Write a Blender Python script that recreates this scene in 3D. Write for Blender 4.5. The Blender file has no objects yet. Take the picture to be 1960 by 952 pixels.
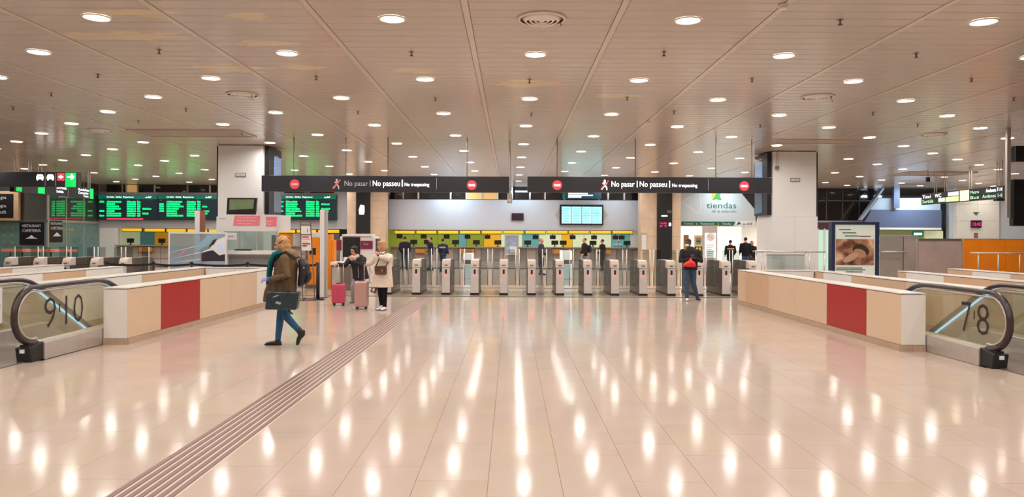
import bpy, bmesh, math, random
from mathutils import Vector, Matrix, kdtree
random.seed(7)
SC = bpy.context.scene
COL = SC.collection

# ---------------------------------------------------------------- camera
FPX, CX, HY, CAMH, ROLL = 1400.0, 978.0, 455.0, 1.70, 0.005
def X(px, d): return (px - CX) * d / FPX                       # photo column + distance -> metres right
def Z(py, d, px=CX): return CAMH - (py - HY - ROLL * (px - CX)) * d / FPX
cd = bpy.data.cameras.new('camera'); cam = bpy.data.objects.new('camera', cd); COL.objects.link(cam)
cd.sensor_width = 36.0; cd.lens = 36.0 * FPX / 1960.0
cd.shift_x = 2.0 / 1960.0; cd.shift_y = -21.0 / 1960.0
cd.clip_start = 0.05; cd.clip_end = 200
cam.matrix_world = Matrix.Translation((0, 0, CAMH)) @ Matrix.Rotation(-ROLL, 4, 'Y') @ Matrix.Rotation(math.pi/2, 4, 'X')
SC.camera = cam
# ---------------------------------------------------------------- world, exposure
w = bpy.data.worlds.new('world'); SC.world = w; w.use_nodes = True
w.node_tree.nodes['Background'].inputs[0].default_value = (0.9, 0.92, 1.0, 1)
w.node_tree.nodes['Background'].inputs[1].default_value = 0.05
SC.view_settings.view_transform = 'Standard'
SC.view_settings.look = 'None'
SC.view_settings.gamma = 1.0
SC.view_settings.use_curve_mapping = False
SC.view_settings.exposure = 0.0
LAMP_W = 27.0                                                   # watts of each ceiling downlight
LAMP_COL = (1.0, 0.96, 0.925)
CEIL = 4.5
COOL_LAMPS = [(-3.2, 39.0, 4.3, 45), (0.6, 39.0, 4.3, 25), (5.5, 39.0, 4.3, 14), (11.5, 39.0, 4.3, 35), (21, 37.5, 4.2, 60), (-14, 38.9, 4.3, 10)]
for i, (lx, ly, lz, p) in enumerate(COOL_LAMPS):                # cool wall-washer lamps over the ticket office
    ld = bpy.data.lights.new('wall_washer', 'AREA'); ld.shape = 'RECTANGLE'; ld.size = 1.6; ld.size_y = 0.12
    ld.energy = p; ld.color = (0.62, 0.85, 1.0)
    lo = bpy.data.objects.new('wall_washer', ld); COL.objects.link(lo); lo.location = (lx, ly, lz)
    lo.rotation_euler = (math.radians(38), 0, 0)
BOOTH_LAMPS = [(-3.5, 41.0, 2.2, 60, 7), (3.6, 41.0, 2.2, 60, 7), (-15, 41.0, 2.2, 45, 5), (11.4, 43.0, 2.55, 130, 3.4)]
for (lx, ly, lz, p, sx) in BOOTH_LAMPS:                         # strip lights inside the ticket booths and the shop
    ld = bpy.data.lights.new('booth_strip', 'AREA'); ld.shape = 'RECTANGLE'; ld.size = sx; ld.size_y = 0.5
    ld.energy = p; ld.color = (0.97, 1.0, 0.94)
    lo = bpy.data.objects.new('booth_strip', ld); COL.objects.link(lo); lo.location = (lx, ly, lz)

# ---------------------------------------------------------------- materials
def lin(c):
    c = c / 255.0
    return c / 12.92 if c <= 0.04045 else ((c + 0.055) / 1.055) ** 2.4
def rgb(r, g, b): return (lin(r), lin(g), lin(b), 1)
MATS = {}
def mat(name, c, rough=0.5, metal=0.0, emit=0.0, var=0.0, vscale=3.0, spec=0.5, bump=0.0, bscale=40.0, ecol=None, stretch=None):
    if name in MATS: return MATS[name]
    m = bpy.data.materials.new(name); m.use_nodes = True; nt = m.node_tree; b = nt.nodes['Principled BSDF']
    col = rgb(*c)
    b.inputs['Base Color'].default_value = col
    b.inputs['Roughness'].default_value = rough
    b.inputs['Metallic'].default_value = metal
    b.inputs['Specular IOR Level'].default_value = spec
    if emit > 0:
        b.inputs['Emission Color'].default_value = rgb(*(ecol or c)); b.inputs['Emission Strength'].default_value = emit
    g = None
    if var > 0 or bump > 0:
        g = nt.nodes.new('ShaderNodeNewGeometry')
        mp = nt.nodes.new('ShaderNodeMapping'); nt.links.new(g.outputs['Position'], mp.inputs[0])
        if stretch: mp.inputs['Scale'].default_value = stretch
    if var > 0:
        n = nt.nodes.new('ShaderNodeTexNoise'); n.inputs['Scale'].default_value = vscale; n.inputs['Detail'].default_value = 4
        nt.links.new(mp.outputs[0], n.inputs['Vector'])
        r = nt.nodes.new('ShaderNodeMapRange'); r.inputs[1].default_value = .3; r.inputs[2].default_value = .7
        r.inputs[3].default_value = 1 - var; r.inputs[4].default_value = 1 + var * .6
        nt.links.new(n.outputs['Fac'], r.inputs[0])
        v = nt.nodes.new('ShaderNodeVectorMath'); v.operation = 'SCALE'; v.inputs[0].default_value = col[:3]
        nt.links.new(r.outputs[0], v.inputs['Scale']); nt.links.new(v.outputs[0], b.inputs['Base Color'])
    if bump > 0:
        n2 = nt.nodes.new('ShaderNodeTexNoise'); n2.inputs['Scale'].default_value = bscale; n2.inputs['Detail'].default_value = 2
        nt.links.new(mp.outputs[0], n2.inputs['Vector'])
        bp = nt.nodes.new('ShaderNodeBump'); bp.inputs['Strength'].default_value = bump; bp.inputs['Distance'].default_value = 0.01
        nt.links.new(n2.outputs['Fac'], bp.inputs['Height']); nt.links.new(bp.outputs[0], b.inputs['Normal'])
    MATS[name] = m; return m
def glass(name, tint=(225, 240, 236), refl=0.10, rough=0.02, haze=0.0, hcol=(200, 215, 215)):
    if name in MATS: return MATS[name]
    m = bpy.data.materials.new(name); m.use_nodes = True; nt = m.node_tree; nt.nodes.clear()
    o = nt.nodes.new('ShaderNodeOutputMaterial'); tr = nt.nodes.new('ShaderNodeBsdfTransparent'); tr.inputs[0].default_value = rgb(*tint)
    gl = nt.nodes.new('ShaderNodeBsdfGlossy'); gl.inputs['Roughness'].default_value = rough; gl.inputs[0].default_value = (1, 1, 1, 1)
    lw = nt.nodes.new('ShaderNodeLayerWeight'); lw.inputs[0].default_value = 0.5
    fr = nt.nodes.new('ShaderNodeMath'); fr.operation = 'POWER'; fr.inputs[1].default_value = 4.0; nt.links.new(lw.outputs['Facing'], fr.inputs[0])
    ad = nt.nodes.new('ShaderNodeMath'); ad.operation = 'MULTIPLY_ADD'; ad.inputs[1].default_value = 0.6; ad.inputs[2].default_value = refl * 0.6; ad.use_clamp = True
    nt.links.new(fr.outputs[0], ad.inputs[0])
    base = tr
    if haze > 0:
        df = nt.nodes.new('ShaderNodeBsdfDiffuse'); df.inputs[0].default_value = rgb(*hcol)
        mh = nt.nodes.new('ShaderNodeMixShader'); mh.inputs[0].default_value = haze
        nt.links.new(tr.outputs[0], mh.inputs[1]); nt.links.new(df.outputs[0], mh.inputs[2]); base = mh
    mx = nt.nodes.new('ShaderNodeMixShader'); nt.links.new(ad.outputs[0], mx.inputs[0])
    nt.links.new(base.outputs[0], mx.inputs[1]); nt.links.new(gl.outputs[0], mx.inputs[2]); nt.links.new(mx.outputs[0], o.inputs[0])
    MATS[name] = m; return m

M_tile = mat('floor_tile', (186, 168, 153), 0.105, var=0.06, vscale=1.3, bump=0.10, bscale=2.2, spec=0.10)
M_tile2 = mat('floor_tile_pink', (187, 167, 154), 0.11, var=0.05, vscale=1.7, bump=0.10, bscale=2.0, spec=0.10)
M_tile3 = mat('floor_tile_sand', (186, 168, 150), 0.115, var=0.05, vscale=1.1, bump=0.10, bscale=2.5, spec=0.10)
M_grout = mat('grout', (140, 120, 106), 0.5)
M_rib = mat('strip_rib', (118, 94, 86), 0.4, metal=0.1)
M_ribbase = mat('strip_base', (205, 178, 160), 0.35)
M_white = mat('white_paint', (234, 230, 227), 0.45, var=0.03)
M_colw = mat('column_panel', (240, 238, 235), 0.35, var=0.04, vscale=.8)
M_beige = mat('beige_panel', (222, 194, 164), 0.32, var=0.025, vscale=2)
M_tan = mat('tan_panel', (216, 180, 146), 0.32, var=0.03, vscale=2)
M_cream = mat('cream_panel', (238, 233, 226), 0.32, var=0.02, vscale=2)
M_red = mat('red_panel', (172, 34, 34), 0.34, var=0.03, vscale=2)
M_cope = mat('coping_white', (232, 224, 214), 0.25)
M_plinth = mat('plinth_stone', (190, 162, 138), 0.35, var=0.12, vscale=6)
M_dark = mat('dark_gap', (60, 48, 44), 0.7)
M_steel = mat('brushed_steel', (204, 197, 190), 0.34, metal=0.6, var=0.06, vscale=6)
M_steel_d = mat('dark_steel', (136, 124, 116), 0.36, metal=0.6, var=0.08, vscale=5)
M_gatefront = mat('gate_front_steel', (222, 217, 214), 0.4, metal=0.25, var=0.04, vscale=5)
M_gatehead = mat('gate_head', (226, 210, 196), 0.4)
M_black = mat('black_plastic', (28, 27, 30), 0.4)
M_sign = mat('sign_charcoal', (44, 44, 50), 0.45)
M_rubber = mat('handrail_rubber', (58, 46, 44), 0.3)
M_signw = mat('sign_lit_white', (255, 255, 255), 0.5, emit=2.2)
M_signdim = mat('sign_dim_white', (190, 190, 192), 0.5, emit=0.25)
M_signred = mat('sign_lit_red', (226, 62, 70), 0.5, emit=0.8)
M_signreddim = mat('sign_dim_red', (205, 70, 70), 0.5, emit=0.45)
M_ledr = mat('led_red', (255, 60, 60), 0.5, emit=5.0)
M_ledm = mat('led_magenta', (255, 30, 130), 0.5, emit=2.0)
M_ledc = mat('led_cyan', (130, 200, 255), 0.5, emit=2.2)
M_green = mat('board_green_text', (0, 235, 120), 0.5, emit=1.7)
M_teal = mat('board_teal', (0, 104, 84), 0.5, emit=0.6)
M_board = mat('board_panel', (22, 42, 52), 0.4, emit=0.25)
M_gsign = mat('exit_green', (0, 190, 84), 0.5, emit=0.9)
M_lens = mat('lamp_lens', (255, 250, 240), 0.5, emit=12)
M_ring = mat('lamp_ring', (226, 214, 202), 0.4)
M_yellow = mat('yellow_light_box', (236, 186, 30), 0.5, emit=0.55)
M_stone = mat('beige_marble', (226, 200, 172), 0.3, var=0.08, vscale=2.5)
M_stoneg = mat('grey_marble', (196, 188, 182), 0.3, var=0.08, vscale=2.5)
M_fascia = mat('fascia_white', (206, 208, 216), 0.5, var=0.02)
M_orange = mat('orange_panel', (255, 146, 30), 0.35, var=0.05, vscale=1)
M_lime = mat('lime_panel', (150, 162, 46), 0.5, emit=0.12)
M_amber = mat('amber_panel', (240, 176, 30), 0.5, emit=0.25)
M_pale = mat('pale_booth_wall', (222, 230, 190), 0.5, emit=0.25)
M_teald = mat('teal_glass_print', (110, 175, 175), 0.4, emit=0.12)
M_screenw = mat('timetable_screen', (150, 230, 240), 0.5, emit=1.3)
M_blueg = mat('blue_grey_metal', (96, 106, 134), 0.45)
M_darkglass = mat('dark_window', (36, 32, 32), 0.06, spec=0.9)
M_pink = mat('pink_notice', (228, 120, 130), 0.5, emit=0.15)
M_ledge = mat('counter_ledge', (158, 140, 124), 0.35)
M_counter = mat('counter_front', (176, 162, 152), 0.4, var=0.05)
M_belt = mat('belt_black', (26, 24, 26), 0.6)
M_green_p = mat('dark_green_band', (28, 92, 78), 0.5)
M_inkgreen = mat('ink_green', (20, 90, 76), 0.5)
M_ink = mat('ink_grey', (70, 70, 74), 0.5)
M_wood = mat('pale_wood', (196, 164, 128), 0.5, var=.1, vscale=8)
G_clear = glass('clear_glass', (226, 240, 236), 0.10)
G_gate = glass('gate_glass', (226, 232, 230), 0.10)
G_cafe = glass('cafe_glass', (120, 145, 140), 0.28, haze=0.35, hcol=(120, 128, 118))
G_cafe2 = glass('cafe_glass_frosted', (150, 190, 190), 0.14, haze=0.45, hcol=(150, 195, 195))
G_esc = glass('escalator_glass', (232, 230, 216), 0.10, haze=0.13, hcol=(222, 208, 182))

# ceiling metal: slats with a few peeled, yellowed patches
def ceiling_mat():
    m = mat('ceiling_slat', (194, 180, 168), 0.2, spec=0.9, bump=0.05, bscale=1.5)
    nt = m.node_tree; b = nt.nodes['Principled BSDF']
    g = nt.nodes.new('ShaderNodeNewGeometry')
    nz = nt.nodes.new('ShaderNodeTexNoise'); nz.inputs['Scale'].default_value = 2.2; nz.inputs['Detail'].default_value = 5
    mp = nt.nodes.new('ShaderNodeMapping'); mp.inputs['Scale'].default_value = (1, 4, 1)
    nt.links.new(g.outputs['Position'], mp.inputs[0]); nt.links.new(mp.outputs[0], nz.inputs['Vector'])
    prev = None
    for (cx, cy, rx, ry) in [(-5.5, 10.25, 1.15, .28), (-4.7, 12.2, .75, .38), (-4.75, 9.2, .7, .2), (-3.35, 9.3, .4, .22), (.3, 13.3, .75, .4), (2.1, 14.4, .6, .3), (-1.6, 12.3, .5, .2), (-3.6, 10.6, .5, .2), (-3.4, 12.1, .5, .18)]:
        s = nt.nodes.new('ShaderNodeVectorMath'); s.operation = 'SUBTRACT'; s.inputs[1].default_value = (cx, cy, CEIL)
        nt.links.new(g.outputs['Position'], s.inputs[0])
        d = nt.nodes.new('ShaderNodeVectorMath'); d.operation = 'DIVIDE'; d.inputs[1].default_value = (rx, ry, 1)
        nt.links.new(s.outputs[0], d.inputs[0])
        l = nt.nodes.new('ShaderNodeVectorMath'); l.operation = 'LENGTH'; nt.links.new(d.outputs[0], l.inputs[0])
        if prev is None: prev = l.outputs['Value']
        else:
            mn = nt.nodes.new('ShaderNodeMath'); mn.operation = 'MINIMUM'
            nt.links.new(prev, mn.inputs[0]); nt.links.new(l.outputs['Value'], mn.inputs[1]); prev = mn.outputs[0]
    ad = nt.nodes.new('ShaderNodeMath'); ad.operation = 'MULTIPLY_ADD'; ad.inputs[1].default_value = 1.9; nt.links.new(nz.outputs['Fac'], ad.inputs[0]); nt.links.new(prev, ad.inputs[2])
    r = nt.nodes.new('ShaderNodeMapRange'); r.inputs[1].default_value = 1.62; r.inputs[2].default_value = 1.74; r.inputs[3].default_value = 1; r.inputs[4].default_value = 0
    nt.links.new(ad.outputs[0], r.inputs[0])
    mx = nt.nodes.new('ShaderNodeMix'); mx.data_type = 'RGBA'; nt.links.new(r.outputs[0], mx.inputs[0])
    mx.inputs[6].default_value = rgb(194, 180, 168); mx.inputs[7].default_value = rgb(220, 198, 160)
    nt.links.new(mx.outputs[2], b.inputs['Base Color'])
    return m
M_ceil = ceiling_mat()
M_ceilgap = mat('ceiling_gap', (172, 156, 142), 0.6)
M_ceiltrim = mat('ceiling_joint_strip', (208, 194, 178), 0.22, spec=0.7)

# ---------------------------------------------------------------- builders
def rootloc(o):
    while o.parent: o = o.parent
    return o.location.copy()
def link(name, me, parent=None):
    o = bpy.data.objects.new(name, me); COL.objects.link(o)
    if parent: o.parent = parent
    return o
def tag(o, label=None, cat=None, group=None, kind=None):
    if label: o['label'] = label
    if cat: o['category'] = cat
    if group: o['group'] = group
    if kind: o['kind'] = kind
    return o
def thing(name, label, cat, loc=(0, 0, 0), group=None):
    o = bpy.data.objects.new(name, None); COL.objects.link(o); o.location = loc; o.empty_display_size = .1
    return tag(o, label, cat, group)
class MB:
    def __init__(s): s.v = []; s.f = []; s.mi = []; s.m = 0
    def add(s, vs, fs):
        n = len(s.v); s.v += [tuple(v) for v in vs]
        for f in fs: s.f.append([i + n for i in f]); s.mi.append(s.m)
        return s
    def box(s, x0, x1, y0, y1, z0, z1):
        if x0 > x1: x0, x1 = x1, x0
        if y0 > y1: y0, y1 = y1, y0
        if z0 > z1: z0, z1 = z1, z0
        return s.add([(x0,y0,z0),(x1,y0,z0),(x1,y1,z0),(x0,y1,z0),(x0,y0,z1),(x1,y0,z1),(x1,y1,z1),(x0,y1,z1)],
              [(0,3,2,1),(4,5,6,7),(0,1,5,4),(1,2,6,5),(2,3,7,6),(3,0,4,7)])
    def cyl(s, p0, p1, r0, r1=None, n=12):
        r1 = r0 if r1 is None else r1
        p0 = Vector(p0); p1 = Vector(p1); d = (p1 - p0).normalized()
        a = d.orthogonal().normalized(); b = d.cross(a); vs = []
        for p, r in ((p0, r0), (p1, r1)):
            for i in range(n):
                t = 2*math.pi*i/n; vs.append(p + a*math.cos(t)*r + b*math.sin(t)*r)
        fs = [(i, (i+1) % n, n+(i+1) % n, n+i) for i in range(n)] + [tuple(range(n))[::-1], tuple(range(n, 2*n))]
        return s.add(vs, fs)
    def prism(s, pts, off):                                    # polygon extruded by a vector
        n = len(pts); off = Vector(off); vs = [Vector(p) for p in pts] + [Vector(p) + off for p in pts]
        return s.add(vs, [(i, (i+1) % n, n+(i+1) % n, n+i) for i in range(n)] + [tuple(range(n))[::-1], tuple(range(n, 2*n))])
    def loft(s, secs, side=(1, 0, 0), n=16, cap=True):         # secs: (center, rx, ry); rx along side
        P = [Vector(c[0]) for c in secs]; vs = []; side = Vector(side)
        for i, (c, rx, ry) in enumerate(secs):
            d = (P[min(i+1, len(P)-1)] - P[max(i-1, 0)]).normalized()
            a = (side - d*side.dot(d))
            if a.length < 1e-4: a = d.orthogonal()
            a.normalize(); b = d.cross(a)
            for k in range(n):
                t = 2*math.pi*k/n; vs.append(P[i] + a*math.cos(t)*rx + b*math.sin(t)*ry)
        fs = []
        for i in range(len(secs)-1):
            for k in range(n): fs.append((i*n+k, i*n+(k+1) % n, (i+1)*n+(k+1) % n, (i+1)*n+k))
        if cap: fs += [tuple(range(n))[::-1], tuple(range((len(secs)-1)*n, len(secs)*n))]
        return s.add(vs, fs)
    def limb(s, pts, radii, n=12):                             # round tapered chain with domed ends
        P = [Vector(p) for p in pts]; secs = []
        d0 = (P[0]-P[1]).normalized(); d1 = (P[-1]-P[-2]).normalized(); r0 = radii[0]; r1 = radii[-1]
        secs += [(P[0]+d0*r0*.98, r0*.2, r0*.2), (P[0]+d0*r0*.7, r0*.71, r0*.71)]
        secs += [(p, r, r) for p, r in zip(P, radii)]
        secs += [(P[-1]+d1*r1*.7, r1*.71, r1*.71), (P[-1]+d1*r1*.98, r1*.2, r1*.2)]
        dd = (P[-1]-P[0]); sd = dd.orthogonal() if dd.length > 1e-5 else Vector((1,0,0))
        return s.loft(secs, side=sd, n=n)
    def ell(s, c, r, R=None, nu=14, nv=10):
        c = Vector(c); vs = []; fs = []
        for j in range(1, nv):
            ph = math.pi*j/nv
            for i in range(nu):
                t = 2*math.pi*i/nu; v = Vector((math.sin(ph)*math.cos(t)*r[0], math.sin(ph)*math.sin(t)*r[1], math.cos(ph)*r[2]))
                vs.append(c + (R @ v if R else v))
        top = Vector((0,0,r[2])); bot = Vector((0,0,-r[2]))
        vs.append(c + (R @ top if R else top)); vs.append(c + (R @ bot if R else bot))
        T = len(vs)-2; B = len(vs)-1
        for j in range(nv-2):
            for i in range(nu): fs.append((j*nu+i, (j+1)*nu+i, (j+1)*nu+(i+1) % nu, j*nu+(i+1) % nu))
        for i in range(nu): fs.append((T, i, (i+1) % nu)); fs.append((B, (nv-2)*nu+(i+1) % nu, (nv-2)*nu+i))
        return s.add(vs, fs)
    def build(s, name, m, parent=None, smooth=False, bevel=0.0, local=False):
        off = Vector((0,0,0)) if (parent is None or local) else rootloc(parent)
        me = bpy.data.meshes.new(name); me.from_pydata([tuple(Vector(v)-off) for v in s.v], [], s.f)
        ms = m if isinstance(m, (list, tuple)) else [m]
        for x in ms: me.materials.append(x)
        if len(ms) > 1: me.polygons.foreach_set('material_index', s.mi)
        if smooth: me.polygons.foreach_set('use_smooth', [True]*len(me.polygons))
        me.update()
        o = link(name, me, parent)
        if bevel > 0:
            b = o.modifiers.new('bevel', 'BEVEL'); b.width = bevel; b.segments = 2; b.limit_method = 'ANGLE'
        return o
def box(name, x0, x1, y0, y1, z0, z1, m, parent=None, bevel=0.0, local=False):
    return MB().box(x0, x1, y0, y1, z0, z1).build(name, m, parent, bevel=bevel, local=local)
def struct(name, mb, m):
    return tag(mb.build(name, m), kind='structure')
def disc(name, c, r, axis, th, m, parent, n=28):
    c = Vector(c); a = Vector(axis).normalized()
    return MB().cyl(c, c + a*th, r, n=n).build(name, m, parent)
def text(name, s, origin, right, height, m, parent, width=None, normal=None, up=(0,0,1), extrude=0.004, align='L', shear=0, thin=0.0):
    cu = bpy.data.curves.new('t', 'FONT'); cu.body = s; cu.size = 1; cu.extrude = 0; cu.resolution_u = 2; cu.shear = shear; cu.offset = -thin
    o = bpy.data.objects.new('t', cu); COL.objects.link(o)
    dg = bpy.context.evaluated_depsgraph_get(); dg.update()
    me = bpy.data.meshes.new_from_object(o.evaluated_get(dg)); bpy.data.objects.remove(o); bpy.data.curves.remove(cu)
    xs = [v.co.x for v in me.vertices]; x0, x1 = min(xs), max(xs)
    sy = height / 0.73; sx = sy if width is None else width / (x1 - x0)
    R = Vector(right).normalized(); U = Vector(up); N = R.cross(U)
    org = Vector(origin); offx = 0 if align == 'L' else ((x1-x0)*sx/2 if align == 'C' else (x1-x0)*sx)
    off = rootloc(parent) if parent else Vector((0,0,0))
    for v in me.vertices: v.co = org + R*((v.co.x - x0)*sx - offx) + U*(v.co.y*sy) + N*extrude - off
    me.materials.clear(); me.materials.append(m); me.update()
    return link(name, me, parent)
def copy_tree(o, parent=None, label=None):
    c = o.copy(); COL.objects.link(c)
    if parent: c.parent = parent
    if label: c['label'] = label
    for ch in KIDS.get(o.name, []):
        k = copy_tree(ch, c)
    return c
KIDS = {}
def index_kids():
    KIDS.clear()
    for o in bpy.data.objects:
        if o.parent: KIDS.setdefault(o.parent.name, []).append(o)

# ================================================================ SETTING
WELLS = [(-7.87, -6.34, 9.9, 19.0), (6.31, 7.8, 9.7, 19.0)]     # escalator openings in the floor (x0,x1,y0,y1)
fl = MB()
zb = -0.012
fl.box(-34, WELLS[0][0], -7, 20.9, -.3, zb); fl.box(WELLS[0][1], WELLS[1][0], -7, 20.9, -.3, zb); fl.box(WELLS[1][1], 34, -7, 20.9, -.3, zb)
for (a, b, c, d) in WELLS: fl.box(a, b, -7, c, -.3, zb); fl.box(a, b, d, 20.9, -.3, zb)
fl.box(-34, 34, 20.9, 50, -.3, zb)
floor = struct('floor', fl, M_grout)
# floor tiles: columns 0.505 wide, 0.93 long, staggered; joint line at y = 9.44
tiles = []
def col_edges():
    e = []; x = -2.17
    while x < 30: e.append((x, x+.505)); x += .505
    x = -2.63
    while x > -30: e.append((x-.505, x)); x -= .505
    return e
EDG = col_edges()
def split_wells(x0, x1, y0, y1):
    for (a, b, c, d) in WELLS:
        if x1 > a+.02 and x0 < b-.02 and y1 > c and y0 < d:
            out = []
            if y0 < c-.05: out += [(x0, x1, y0, c)]
            if y1 > d+.05: out += [(x0, x1, d, y1)]
            if x0 < a-.05: out += [(x0, a, max(y0, c), min(y1, d))]
            if x1 > b+.05: out += [(b, x1, max(y0, c), min(y1, d))]
            return out
    return [(x0, x1, y0, y1)]
for ci, (x0, x1) in enumerate(EDG):
    off = random.choice([0, .31, .62])
    y = 9.44 - .93*18 - off
    cuts = []
    while y < 20.9:
        cuts.append(y); y += .93
    ys = sorted([c for c in cuts if c < 9.2] + [9.44] + [9.44 + off*0.9 + .93*k for k in range(0 if off > .1 else 1, 14) if 9.44 + off*0.9 + .93*k < 20.7] + [20.9])
    for a, b in zip(ys[:-1], ys[1:]):
        if b - a < .02: continue
        tiles += split_wells(x0, x1, max(a, -7), b)
def near(t):
    x0, x1, y0, y1 = t
    cx = (x0+x1)/2
    return y1 > 4.75 and abs(cx) < .72*y1 + .3
vis = sorted([t for t in tiles if near(t)], key=lambda t: (t[2]+t[3])/2)
big = [t for t in vis if not (t[1] < -5.9 and t[3] > 11.2) and not (t[0] > 5.9 and t[3] > 11.2)][:298]
bigset = set(big)
shared = {}
g = .0013
for t in big:
    x0, x1, y0, y1 = t; w_ = round(x1-x0, 3); l_ = round(y1-y0, 3)
    mi = random.randrange(3); key = (w_, l_, mi)
    if key not in shared:
        mb = MB().box(-w_/2+g, w_/2-g, -l_/2+g, l_/2-g, -.012, 0)
        me = bpy.data.meshes.new('floor_tile'); me.from_pydata(mb.v, [], mb.f); me.materials.append([M_tile, M_tile2, M_tile3][mi]); shared[key] = me
    o = link('floor_tile', shared[key], floor); o.location = ((x0+x1)/2, (y0+y1)/2, 0)
rest = MB()
for t in tiles:
    if t in bigset: continue
    x0, x1, y0, y1 = t
    if x1-x0 < .01 or y1-y0 < .01: continue
    rest.m = random.randrange(3); rest.box(x0+g, x1-g, y0+g, y1-g, -.012, 0)
tag(rest.build('distant_tiles', [M_tile, M_tile2, M_tile3], floor), kind='stuff')
far = MB()
y = 21.02
while y < 46:
    x = -33.0 + random.random()*.5
    while x < 33: far.m = random.randrange(3); far.box(x+g, x+1.01-g, y+g, y+.93-g, -.012, 0); x += 1.01
    y += .93
tag(far.build('concourse_tiles', [M_tile, M_tile2, M_tile3], floor), kind='stuff')

struct('trim_1', MB().box(-30, 30, 20.93, 21.0, -.012, .012), M_steel_d)
struct('trim_2', MB().box(-30, 30, 24.5, 24.58, -.012, .012), M_steel_d)
# ceiling: slats between joint strips
JX = [-.57 + 1.92*k for k in range(-16, 17)]
cm = MB().box(-34, 34, -7, 50, CEIL+.011, CEIL+.2)
ceiling = struct('ceiling', cm, M_ceilgap)
PITCH = .3
slats = []
for k in range(len(JX)-1):
    xa, xb = JX[k]+.05, JX[k+1]-.05
    y = -6.9
    while y < 40.0: slats.append((xa, xb, y)); y += PITCH
def slat_mb(xa, xb, y0, mb):                                  # shallow tray with turned-up long edges
    z0, z1 = CEIL, CEIL+.009; a, b = y0+.005, y0+PITCH-.005; c = .016
    mb.add([(xa,a,z1),(xb,a,z1),(xb,a+c,z0),(xa,a+c,z0),(xa,b-c,z0),(xb,b-c,z0),(xb,b,z1),(xa,b,z1)],
           [(0,1,2,3),(3,2,5,4),(4,5,6,7)])
mbx = MB(); slat_mb(-.91, .91, 0, mbx)
slat_me = bpy.data.meshes.new('slat'); slat_me.from_pydata(mbx.v, [], mbx.f); slat_me.materials.append(M_ceil)
nearslat = sorted([s for s in slats if s[2] > 8.4 and abs((s[0]+s[1])/2) < .70*(s[2])+.9], key=lambda s: s[2])[:299]
ns = set(nearslat); rs = MB()
for s in slats:
    if s in ns:
        o = link('slat', slat_me, ceiling); o.location = ((s[0]+s[1])/2, s[2], 0)
    else: slat_mb(s[0], s[1], s[2], rs)
tag(rs.build('distant_slats', M_ceil, ceiling), kind='stuff')
for x in JX:
    box('joint_strip', x-.04, x+.04, -7, 40, CEIL-.006, CEIL+.010, M_ceiltrim, ceiling)
# outer walls
struct('wall_back', MB().box(-34, 34, 46.5, 46.8, -.3, 6), M_fascia)
struct('wall_left', MB().box(-30.3, -30, -7, 46.5, -.3, 6), M_white)
struct('wall_right', MB().box(30, 30.3, -7, 46.5, -.3, 6), M_white)
struct('wall_near', MB().box(-30, 30, -7.3, -7, -.3, 6), M_white)

# tactile strip let into the floor
ts = thing('tactile_strip', 'ribbed brown metal guiding strip running across the tiles to the gates', 'guide strip', (-2.4, 12, 0))
box('strip_bed', -2.63, -2.17, 2.5, 20.9, -.012, -.001, M_ribbase, ts)
for k in range(7):
    x = -2.60 + k*.0655
    box('rib', x-.019, x+.019, 2.5, 20.9, -.004, .004, M_rib, ts)

# ================================================================ CEILING LIGHTS
ld = bpy.data.lights.new('downlight_lamp', 'AREA'); ld.shape = 'DISK'; ld.size = .29; ld.energy = LAMP_W; ld.color = LAMP_COL; ld.spread = math.radians(165)
ringmb = MB(); n = 24
for r_, z_ in ((.175, -.001), (.17, -.014), (.158, -.018), (.15, -.008)):
    ringmb.v += [(r_*math.cos(2*math.pi*i/n), r_*math.sin(2*math.pi*i/n), z_) for i in range(n)]
for j in range(3):
    for i in range(n): ringmb.f.append((j*n+i, (j+1)*n+i, (j+1)*n+(i+1) % n, j*n+(i+1) % n)); ringmb.mi.append(0)
dl = thing('downlight', 'round white recessed downlight, lit, in the slatted ceiling', 'ceiling light', (0, 0, CEIL), 'lit downlights in the ceiling')
rg = ringmb.build('lamp_ring', M_ring, dl, smooth=True, local=True)
ln = MB().cyl((0,0,-.007), (0,0,-.001), .155, n=24).build('lamp_lens', M_lens, dl, local=True)
spots = []
for r in range(-7, 17):
    yy = 11.16 + 1.785*r
    xo = .36 if r % 2 == 0 else 2.255
    for c in range(-8, 9):
        xx = xo + 3.79*c
        if yy > 8.5:
            if abs(xx) < .71*yy + 1.5: spots.append((xx, yy))
        elif abs(xx) < 13 and yy > -1.5 : spots.append((xx, yy))
blocked = [(-22.6, -22.4, 35.2, 40), (-30, -22.4, 35.4, 35.6), (-8.98, -7.6, 22.4, 23.8), (8.34, 9.72, 23.3, 24.7)]
first = True
for (x, y) in spots:
    if y > 39.5 or abs(x) > 29.5: continue
    if any(a-.25 < x < b+.25 and c-.25 < y < d+.25 for a, b, c, d in blocked): continue
    if first: o = dl; first = False
    else:
        o = dl.copy(); COL.objects.link(o)
        for ch in (rg, ln): k = ch.copy(); k.parent = o; COL.objects.link(k)
    o.location = (x, y, CEIL)
    lo = bpy.data.objects.new('downlight_lamp', ld); COL.objects.link(lo); lo.location = (x, y, CEIL-.024)

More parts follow.
